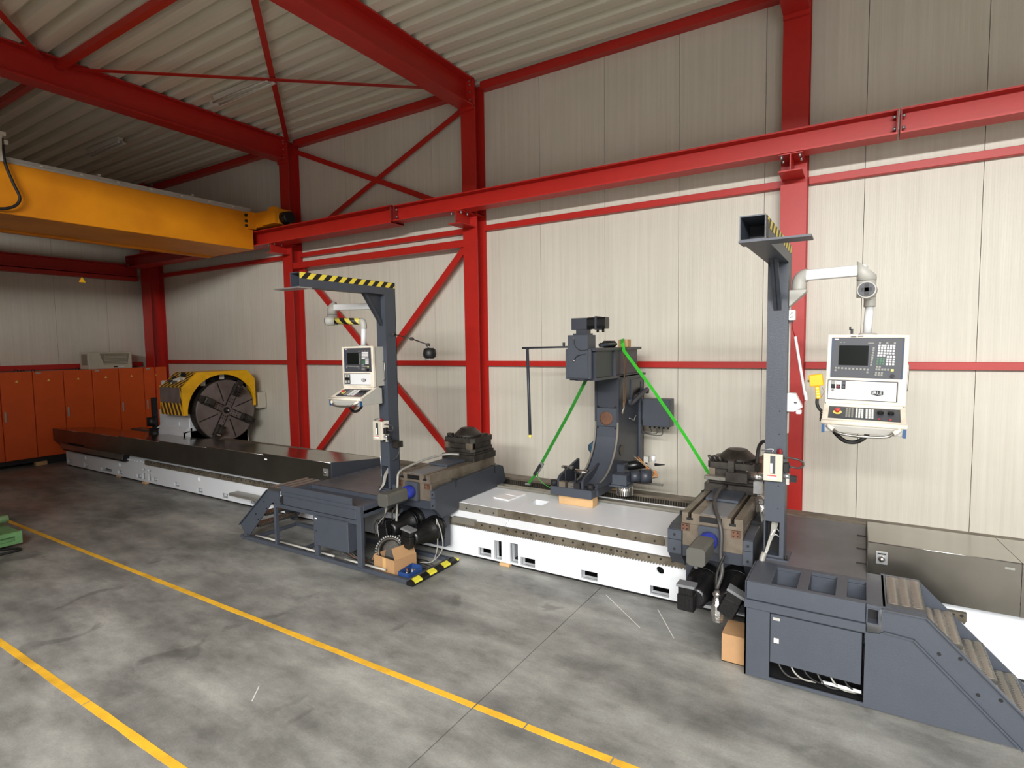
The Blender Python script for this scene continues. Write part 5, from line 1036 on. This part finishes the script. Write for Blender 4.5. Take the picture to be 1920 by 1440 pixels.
# socket box, rod and glove-like bag on the right mast
t = thing('junction_box', 'small white numbered box on the side of the right mast', 'electrical box', (-0.52, 5.36, 2.87))
mk('body', G().box(-0.553, -0.505, 5.33, 5.42, 2.872, 2.958), 'armwhite', t, bevel=0.004); mk('rail_strip', G().box(-0.5545, -0.545, 5.40, 5.44, 1.9, 3.0), 'conduit', t)
mk('number', text_g('576', 0.034, Matrix.Translation((-0.531, 5.3285, 2.915)) @ Matrix.Rotation(pi/2, 4, 'X') @ Matrix.Rotation(pi/2, 4, 'Z'), 0.0005), 'cabledark', t)
mk('plug', G().box(-0.54, -0.52, 5.35, 5.38, 2.855, 2.872), 'black', t); mk('lead', G().tube(bez([(-0.53, 5.365, 2.86), (-0.525, 5.38, 2.80), (-0.51, 5.42, 2.735)], 10), 0.004, 6), 'redknob', t)
t = thing('white_rod', 'thin white rod hanging beside the right mast', 'rod', (-0.45, 5.45, 2.2))
mk('tube', G().cyl((-0.508, 5.43, 2.735), (-0.425, 5.43, 2.235), 0.011, n=12), 'armwhite', t); mk('tip', G().cyl((-0.425, 5.43, 2.262), (-0.413, 5.43, 2.19), 0.012, n=12), 'paper', t)
t = thing('wall_lamp', 'white angled lamp housing on the side of the right mast', 'lamp', (-0.5, 5.38, 2.1))
mk('housing', G().prism([(-0.553, 2.095), (-0.553, 2.255), (-0.49, 2.25), (-0.436, 2.135), (-0.50, 2.095)], 'y', 5.34, 5.43), 'armwhite', t, bevel=0.003); mk('knob', G().box(-0.485, -0.445, 5.35, 5.42, 2.075, 2.11), 'paper', t, bevel=0.006)
mk('mark', G().box(-0.50, -0.478, 5.337, 5.34, 2.168, 2.178), 'dark', t); mk('lead', G().tube(bez([(-0.41, 5.43, 2.20), (-0.43, 5.42, 2.18), (-0.45, 5.41, 2.19)], 8), 0.004, 6), 'redknob', t)
# work lamp left
t = thing('work_lamp', 'black work lamp on a jointed arm behind the left mast', 'lamp', (-4.9, 5.5, 2.6))
mk('arm', G().cyl((-5.25, 5.5, 2.865), (-4.92, 5.5, 2.795), 0.007, n=8).cyl((-4.92, 5.5, 2.795), (-4.66, 5.5, 2.72), 0.008, n=8), 'darksteel', t)
for p in ((-5.235, 5.5, 2.862), (-4.92, 5.5, 2.795), (-4.655, 5.5, 2.715)): mk('joint', G().cyl((p[0], p[1]-0.018, p[2]), (p[0], p[1]+0.018, p[2]), 0.022, n=14), 'cabledark', t)
mk('head', G().lathe([(0.05, 0), (0.078, 0.02), (0.085, 0.06), (0.075, 0.11), (0.05, 0.13)], (-4.63, 5.5, 2.545), (0, 0, 1), 18), 'black', t)
mk('mount', G().cyl((-4.65, 5.5, 2.67), (-4.65, 5.5, 2.71), 0.012, n=8), 'galv', t); mk('grip', G().tube([(-4.67, 5.46, 2.55), (-4.665, 5.455, 2.525), (-4.60, 5.455, 2.525), (-4.595, 5.46, 2.55)], 0.006, 6), 'galv', t)

# ================================================================ steady rest
sr = thing('steady_rest', 'dark grey C-shaped steady rest standing on a wooden block with motor on top', 'steady rest', (-2.9, 7.0, 0.79))
xa, xb = -3.06, -2.72
mk('base_front', G().box(-3.36, -2.79, 6.28, 6.42, 0.795, 0.905), 'graphite', sr, bevel=0.006)
mk('base_beam', G().box(-3.30, -3.08, 6.42, 7.9, 0.80, 0.90).box(-2.98, -2.76, 6.42, 7.9, 0.80, 0.90), 'graphite2', sr, bevel=0.004)
for x in (-3.27, -2.94):
    mk('rib', G().prism([(6.30, 0.905), (6.30, 1.0), (6.36, 1.045), (6.9, 1.16), (6.9, 0.905)], 'x', x, x+0.035), 'graphite2', sr, bevel=0.003)
# C web: inner arc centre (6.33,1.66) radius .68, from column down to the front
ci = [(6.33+0.68*math.cos(a), 1.66+0.68*math.sin(a)) for a in [math.radians(d) for d in range(0, -96, -6)]]
cpts = [(7.01, 2.24)] + ci + [(6.28, 0.93), (7.2, 0.90), (8.0, 0.90), (8.0, 2.24)]
for x in (xa, xb-0.03): mk('side_plate', G().prism(cpts, 'x', x, x+0.03), 'graphite2', sr)
g = G(); ip = [(6.33+0.71*math.cos(math.radians(d)), 1.66+0.71*math.sin(math.radians(d))) for d in range(0, -96, -6)]
for p, q in zip(ip[:-1], ip[1:]): g.add([(xa+0.03, p[0], p[1]), (xb-0.03, p[0], p[1]), (xb-0.03, q[0], q[1]), (xa+0.03, q[0], q[1])], [(0, 1, 2, 3)], True)
mk('inner_track', g, 'graphite', sr)
# bright inner edges of the arc
for x in (xa+0.001, xb-0.025):
    g = G(); ie = [(6.33+0.678*math.cos(math.radians(d)), 1.66+0.678*math.sin(math.radians(d))) for d in range(0, -90, -6)]
    for p, q in zip(ie[:-1], ie[1:]): g.add([(x, p[0], p[1]), (x+0.024, p[0], p[1]), (x+0.024, q[0], q[1]), (x, q[0], q[1])], [(0, 1, 2, 3)], True)
    mk('track_edge', g, 'ways2', sr)
mk('column_front', G().box(xa+0.03, xb-0.03, 7.03, 7.06, 1.85, 2.24), 'graphite2', sr)
bb = mk('bearing_block', G().plate('y', xa+0.03, xb-0.03, 1.60, 1.845, 7.015, 7.06, [], [(-2.895, 1.705, 0.075)]), 'graphite', sr); mk('roller', G().cyl((-2.97, 7.06, 1.70), (-2.82, 7.06, 1.70), 0.045, n=18), 'steelbright', bb); mk('bore_ring', G().lathe([(0.075, 0), (0.092, 0), (0.092, 0.006), (0.075, 0.006)], (-2.895, 7.013, 1.705), (0, -1, 0), 28), 'rust', bb); mk('bore_dark', G().box(-3.0, -2.8, 7.10, 7.11, 1.6, 1.81), 'black', bb)
mk('lower_block', G().box(xa+0.03, xb-0.03, 7.01, 7.06, 1.46, 1.595), 'graphite', sr)
for x in (xa+0.045, xb-0.045):
    for z in (1.58, 1.86): mk('block_screw', G().cyl((x, 7.005, z), (x, 7.02, z), 0.013, n=8), 'black', sr)
mk('back_plate', G().box(xa, xb, 7.97, 8.0, 0.9, 2.24), 'graphite2', sr); mk('top_flange', G().box(xa-0.02, xb+0.02, 6.98, 8.03, 2.24, 2.27), 'graphite2', sr)
mk('window_frame', G().plate('x', 7.45, 7.92, 1.85, 2.2, xb, xb+0.012, [(7.52, 7.86, 1.92, 2.15)]), 'graphite2', sr); mk('side_window', G().box(xb-0.001, xb+0.003, 7.5, 7.88, 1.9, 2.17), 'blackgloss', sr)
mk('round_cover', G().cyl((xb, 7.1, 1.28), (xb+0.012, 7.1, 1.28), 0.07, n=24), 'darksteel', sr); mk('side_rib', G().box(xb, xb+0.03, 7.78, 7.84, 0.95, 2.0), 'graphite', sr)
mk('side_pipe', G().tube(bez([(xb+0.06, 7.25, 1.95), (xb+0.06, 7.3, 1.88), (xb+0.06, 7.6, 1.95), (xb+0.06, 7.95, 2.03), (xb+0.05, 8.0, 1.98)], 20), 0.03, 10), 'graphite2', sr)
# upper arm and head
mk('upper_beam', G().box(xa+0.02, xb-0.01, 6.30, 7.75, 2.27, 2.61), 'graphite2', sr); mk('beam_top', G().box(xa-0.03, xb+0.03, 6.24, 7.82, 2.61, 2.645), 'graphite2', sr, bevel=0.003)
mk('beam_bottom', G().box(xa-0.01, xb+0.02, 6.28, 7.78, 2.255, 2.285), 'graphite2', sr)
mk('beam_rib', G().box(xb-0.012, xb+0.02, 6.85, 6.87, 2.285, 2.61), 'graphite2', sr)
hd = mk('head_box', G().box(-3.045, -2.785, 6.18, 6.42, 2.29, 2.805), 'graphite', sr, bevel=0.003); mk('head_plate', G().box(-3.085, -2.752, 6.20, 6.23, 2.275, 2.635), 'graphite', sr, bevel=0.003); mk('head_foot', G().cyl((-2.91, 6.3, 2.255), (-2.91, 6.3, 2.29), 0.09, n=20), 'graphite2', sr)
mk('motor_neck', G().box(-3.02, -2.83, 6.28, 6.44, 2.805, 2.825).box(-2.99, -2.85, 6.3, 6.42, 2.825, 2.87), 'graphite2', sr)
mo = mk('drive_motor', G().box(-3.055, -2.85, 6.30, 6.46, 2.87, 3.012), 'graphite2', sr, bevel=0.004); mk('motor_body', G().prism([(-0.07, -0.03), (-0.05, -0.07), (0.05, -0.07), (0.07, -0.05), (0.07, 0.05), (0.05, 0.07), (-0.05, 0.07), (-0.07, 0.04)], 'x', -2.85, -2.62, Matrix.Translation((0, 6.38, 2.945))), 'blackgloss', mo)
mk('motor_flange', G().box(-2.745, -2.72, 6.295, 6.465, 2.865, 3.025), 'graphite2', mo)
for x in (-2.74, -2.67): mk('plug', G().cyl((x, 6.38, 2.875), (x, 6.38, 2.835), 0.016, n=10), 'black', mo)
mk('sensor_cable', G().tube(bez([(-2.955, 6.172, 2.76), (-2.95, 6.168, 2.70), (-2.92, 6.168, 2.65), (-2.86, 6.17, 2.62), (-2.78, 6.18, 2.63)], 18), 0.004, 6), 'black', sr); mk('sensor_cable', G().tube(bez([(-2.95, 6.17, 2.51), (-2.92, 6.165, 2.55), (-2.86, 6.168, 2.57), (-2.78, 6.19, 2.585)], 14), 0.004, 6), 'black', sr)
mk('sensor', G().cyl((-2.955, 6.18, 2.765), (-2.955, 6.16, 2.765), 0.012, n=8), 'steelbright', sr); mk('sensor', G().cyl((-2.95, 6.18, 2.505), (-2.96, 6.155, 2.49), 0.013, n=8), 'steel', sr)
pp = mk('guide_pipe', G().cyl((-3.86, 6.48, 2.655), (-2.98, 6.52, 2.665), 0.013, n=10).cyl((-2.80, 6.6, 2.675), (-2.75, 7.0, 2.69), 0.02, n=10), 'graphite2', sr); mk('drop_pipe', G().cyl((-3.79, 6.49, 2.655), (-3.765, 6.49, 1.50), 0.021, n=12), 'graphite2', sr); mk('yellow_tip', G().cyl((-3.765, 6.49, 1.50), (-3.764, 6.49, 1.465), 0.023, n=12), 'keyyellow', sr); mk('pipe_lug', G().box(-3.27, -3.245, 6.49, 6.51, 2.66, 2.72), 'graphite2', sr)
mk('beam_motor', G().box(-2.93, -2.80, 6.95, 7.15, 2.645, 2.735), 'dark', sr, bevel=0.02); mk('beam_motor_end', G().cyl((-2.86, 6.75, 2.68), (-2.86, 6.95, 2.68), 0.03, n=12), 'black', sr)
for i in range(4): mk('cable', G().tube(bez([(-2.70+0.006*i, 7.1+0.03*i, 2.64), (-2.685, 7.12+0.02*i, 2.45), (-2.68-0.005*i, 7.1+0.02*i, 2.2), (-2.67, 7.05+0.03*i, 2.0), (-2.69, 7.08, 1.85-0.03*i)], 18), 0.005, 5), ('cablebrown', 'cabledark', 'cablebrown', 'rust')[i], sr)
mk('tape_end', G().strip([(-2.68, 7.08, 1.93), (-2.68, 7.1, 1.85), (-2.69, 7.06, 1.78)], 0.03, 0.008, up=(0, 1, 0)), 'conduit', sr)
mk('side_wire', G().tube(bez([(-2.70, 7.35, 1.68), (-2.69, 7.42, 1.66), (-2.69, 7.5, 1.63), (-2.69, 7.55, 1.67), (-2.70, 7.62, 1.69)], 14), 0.006, 5), 'cablegrey', sr)
# studs, clamps on the base front
for x, z1 in ((-3.17, 1.16), (-3.03, 1.12)): mk('stud', G().cyl((x, 6.34, 0.905), (x, 6.34, z1), 0.012, n=10).cyl((x, 6.34, z1-0.02), (x, 6.34, z1), 0.02, n=6), 'dark', sr)
for x, m_ in ((-3.19, 'oldsteel'), (-3.07, 'steel'), (-2.99, 'dark')): mk('clamp_block', G().box(x-0.045, x+0.04, 6.285, 6.36, 0.905, 0.975), m_, sr, bevel=0.003)
for x in (-3.33, -2.83): mk('large_nut', G().cyl((x, 6.34, 0.905), (x, 6.34, 0.97), 0.045, n=8), 'dark', sr)
mk('chrome_bar', G().cyl((-3.13, 6.55, 1.06), (-2.95, 6.55, 1.06), 0.035, n=14), 'steelbright', sr); mk('flat_bar', G().box(-3.36, -3.2, 6.6, 6.66, 1.07, 1.10), 'steel', sr); mk('coil', G().tube(bez([(-3.0, 6.45, 0.98), (-2.97, 6.45, 1.08), (-2.93, 6.47, 1.09), (-2.9, 6.5, 1.0)], 14), 0.006, 6), 'dark', sr)
# gear unit with pinion to the right
gu = mk('gear_unit', G().box(-2.745, -2.53, 6.78, 7.0, 0.885, 1.02), 'graphite', sr, bevel=0.006); mk('gear_foot', G().box(-2.76, -2.515, 6.77, 7.01, 0.862, 0.885), 'graphite', gu)
mk('gear_arm', G().prism([(-2.78, 0.90), (-2.745, 0.90), (-2.745, 1.0), (-2.86, 1.05), (-2.86, 1.0)], 'y', 6.82, 6.98), 'graphite', sr)
pc = Vector((-2.60, 6.90, 0.745)); pg = mk('pinion', G().cyl(pc, pc+Vector((0, 0, 0.115)), 0.095, n=36), 'steel', sr)
for k_ in range(26):
    a = 2*pi*k_/26; R_ = Matrix.Translation(pc) @ Matrix.Rotation(a, 4, 'Z'); mk('pinion_tooth', G().box(0.09, 0.11, -0.006, 0.006, 0, 0.112).xf(R_), 'steelbright', pg)
mk('unit_motor', G().cyl((-2.53, 6.92, 0.985), (-2.42, 6.98, 0.985), 0.075, n=20).cyl((-2.42, 6.98, 0.985), (-2.30, 7.05, 0.985), 0.09, n=10), 'graphite2', sr); mk('rear_plate', G().box(-2.62, -2.20, 7.2, 7.25, 0.83, 0.85), 'steel', sr)
mk('gear_box', G().box(-2.80, -2.62, 6.95, 7.2, 0.90, 1.12), 'graphite2', sr, bevel=0.01); mk('black_motor', G().cyl((-2.7, 7.1, 1.06), (-2.42, 7.25, 1.10), 0.06, n=14), 'blackgloss', sr)
for i in range(9):
    q = random.Random(50+i); mk('wire', G().tube(bez([(-2.52+q.uniform(-0.05, 0.05), 7.15, 1.16+q.uniform(-0.03, 0.05)), (-2.42+q.uniform(-0.03, 0.03), 7.1, 1.14), (-2.34+q.uniform(-0.05, 0.05), 7.12, 1.05), (-2.27+q.uniform(-0.05, 0.03), 7.15, 0.98+q.uniform(-0.05, 0.05)), (-2.33, 7.1, 0.95+q.uniform(-0.04, 0.02))], 18), 0.007, 5), ('cableorange', 'cablebrown', 'cablegrey')[i % 3], sr)
mk('solenoid', G().cyl((-2.30, 7.15, 1.16), (-2.30, 7.15, 1.24), 0.03, n=12), 'armwhite', sr); mk('solenoid', G().box(-2.42, -2.36, 7.12, 7.18, 1.14, 1.22), 'castgrey', sr); mk('connector', G().cyl((-2.28, 7.15, 1.12), (-2.15, 7.15, 1.13), 0.02, 0.005, n=8), 'dark', sr)
jb = mk('switch_box', G().box(-2.66, -2.27, 7.78, 7.98, 1.52, 1.91), 'graphite', sr, bevel=0.006); mk('box_mount', G().box(-2.74, -2.64, 7.84, 7.92, 1.6, 1.85), 'graphite2', sr)
for i in range(5): x = -2.58+0.065*i; mk('cable_gland', G().cyl((x, 7.87, 1.52), (x, 7.87, 1.485), 0.014, n=8), 'black', jb)
for i in range(3): mk('gland_cable', G().tube(bez([(-2.58+0.09*i, 7.87, 1.49), (-2.56+0.07*i, 7.87, 1.43-0.02*i), (-2.66, 7.87, 1.42-0.01*i), (-2.72, 7.88, 1.46)], 14), 0.006, 5), 'cabledark', jb)
# wooden block, jeans rag, straps, papers
mk('wood_block', G().box(-3.28, -2.81, 6.36, 6.52, 0.668, 0.794), 'wood', label='light wooden beam under the front of the steady rest', cat='wood block', bevel=0.006)
mk('wood_block', G().box(-2.83, -2.70, 7.28, 7.42, 2.646, 2.75), 'wood', label='small wooden block on top of the steady rest beam', cat='wood block', bevel=0.006)
mk('wood_block', G().box(-3.3, -2.75, 7.14, 7.34, 0.713, 0.798), 'wood', label='wooden beam under the rear of the steady rest', cat='wood block', bevel=0.006)
rg = random.Random(21); jp = [(-3.10, 7.62, 1.45), (-3.16, 7.60, 1.36), (-3.22, 7.58, 1.30), (-3.30, 7.58, 1.24), (-3.30, 7.58, 1.15), (-3.22, 7.58, 1.04), (-3.12, 7.6, 0.98)]
g = G(); rr_ = (0.03, 0.06, 0.09, 0.10, 0.11, 0.11, 0.07); n_ = 9
for p, r_ in zip(jp, rr_):
    for j in range(n_): a = 2*pi*j/n_; g.v.append((p[0]+r_*math.cos(a)*rg.uniform(0.8, 1.15), p[1]+r_*0.7*math.sin(a)*rg.uniform(0.8, 1.1), p[2]+0.02*rg.uniform(-1, 1)))
for i in range(len(jp)-1):
    for j in range(n_): g.f.append((i*n_+j, i*n_+(j+1) % n_, (i+1)*n_+(j+1) % n_, (i+1)*n_+j)); g.sm.append(False)
mk('denim_rag', g, 'denim', label='blue denim jacket hanging behind the steady rest', cat='cloth')
t = thing('lashing_strap', 'bright green lashing strap from the steady rest top down to the right', 'strap', (-2.0, 7.1, 0.75))
mk('webbing', G().strip([(-2.76, 7.25, 2.755), (-2.70, 7.1, 2.70), (-2.66, 7.05, 2.60), (-2.3, 7.08, 2.12), (-1.9, 7.12, 1.55), (-1.42, 7.15, 0.80)], 0.05, 0.004, up=(1, -0.4, 0)), 'strap', t); mk('hook', G().tube(bez([(-1.42, 7.15, 0.82), (-1.40, 7.15, 0.74), (-1.37, 7.13, 0.715), (-1.34, 7.14, 0.74)], 10), 0.008, 6), 'galv', t)
t = thing('lashing_strap', 'green lashing strap with ratchet from the steady rest down to the left', 'strap', (-3.6, 6.8, 0.72))
mk('webbing', G().strip([(-2.94, 6.50, 2.27), (-3.25, 6.62, 1.80), (-3.75, 6.78, 1.07)], 0.05, 0.004, up=(1, -0.4, 0)), 'strapdark', t)
rt = mk('ratchet', G().box(-0.03, 0.03, -0.012, 0.012, -0.09, 0.09, Matrix.Translation((-3.80, 6.80, 0.99)) @ Matrix.Rotation(0.58, 4, 'Y')), 'galv', t, bevel=0.004); mk('ratchet_handle', G().box(-0.018, 0.018, -0.03, -0.012, -0.11, 0.07, Matrix.Translation((-3.81, 6.79, 0.98)) @ Matrix.Rotation(0.58, 4, 'Y')), 'dark', rt)
mk('lower_webbing', G().strip([(-3.86, 6.82, 0.90), (-3.96, 6.86, 0.80), (-4.03, 6.88, 0.72)], 0.04, 0.004, up=(1, -0.4, 0)), 'strapdark', t); mk('hook', G().box(-4.08, -4.0, 6.87, 6.9, 0.70, 0.725), 'galv', t)
mk('loose_tail', G().strip(bez([(-3.83, 6.79, 0.93), (-3.80, 6.76, 0.86), (-3.68, 6.70, 0.80), (-3.55, 6.66, 0.76), (-3.49, 6.64, 0.70)], 16), 0.05, 0.004, up=(0.3, -1, 0.4)), 'strap', t)
t = thing('paper_pack', 'white documents in a clear sleeve lying on the white bed plate', 'documents', (-4.0, 6.35, 0.668))
Tp = Matrix.Translation((-4.0, 6.34, 0.668)) @ Matrix.Rotation(-0.12, 4, 'Z'); mk('sheets', G().box(-0.125, 0.125, -0.19, 0.18, 0.0, 0.014).xf(Tp), 'paper', t); mk('sleeve', G().box(-0.135, 0.13, -0.20, 0.0, 0.014, 0.018).box(-0.08, 0.135, 0.0, 0.185, 0.014, 0.022).xf(Tp), 'paper', t)
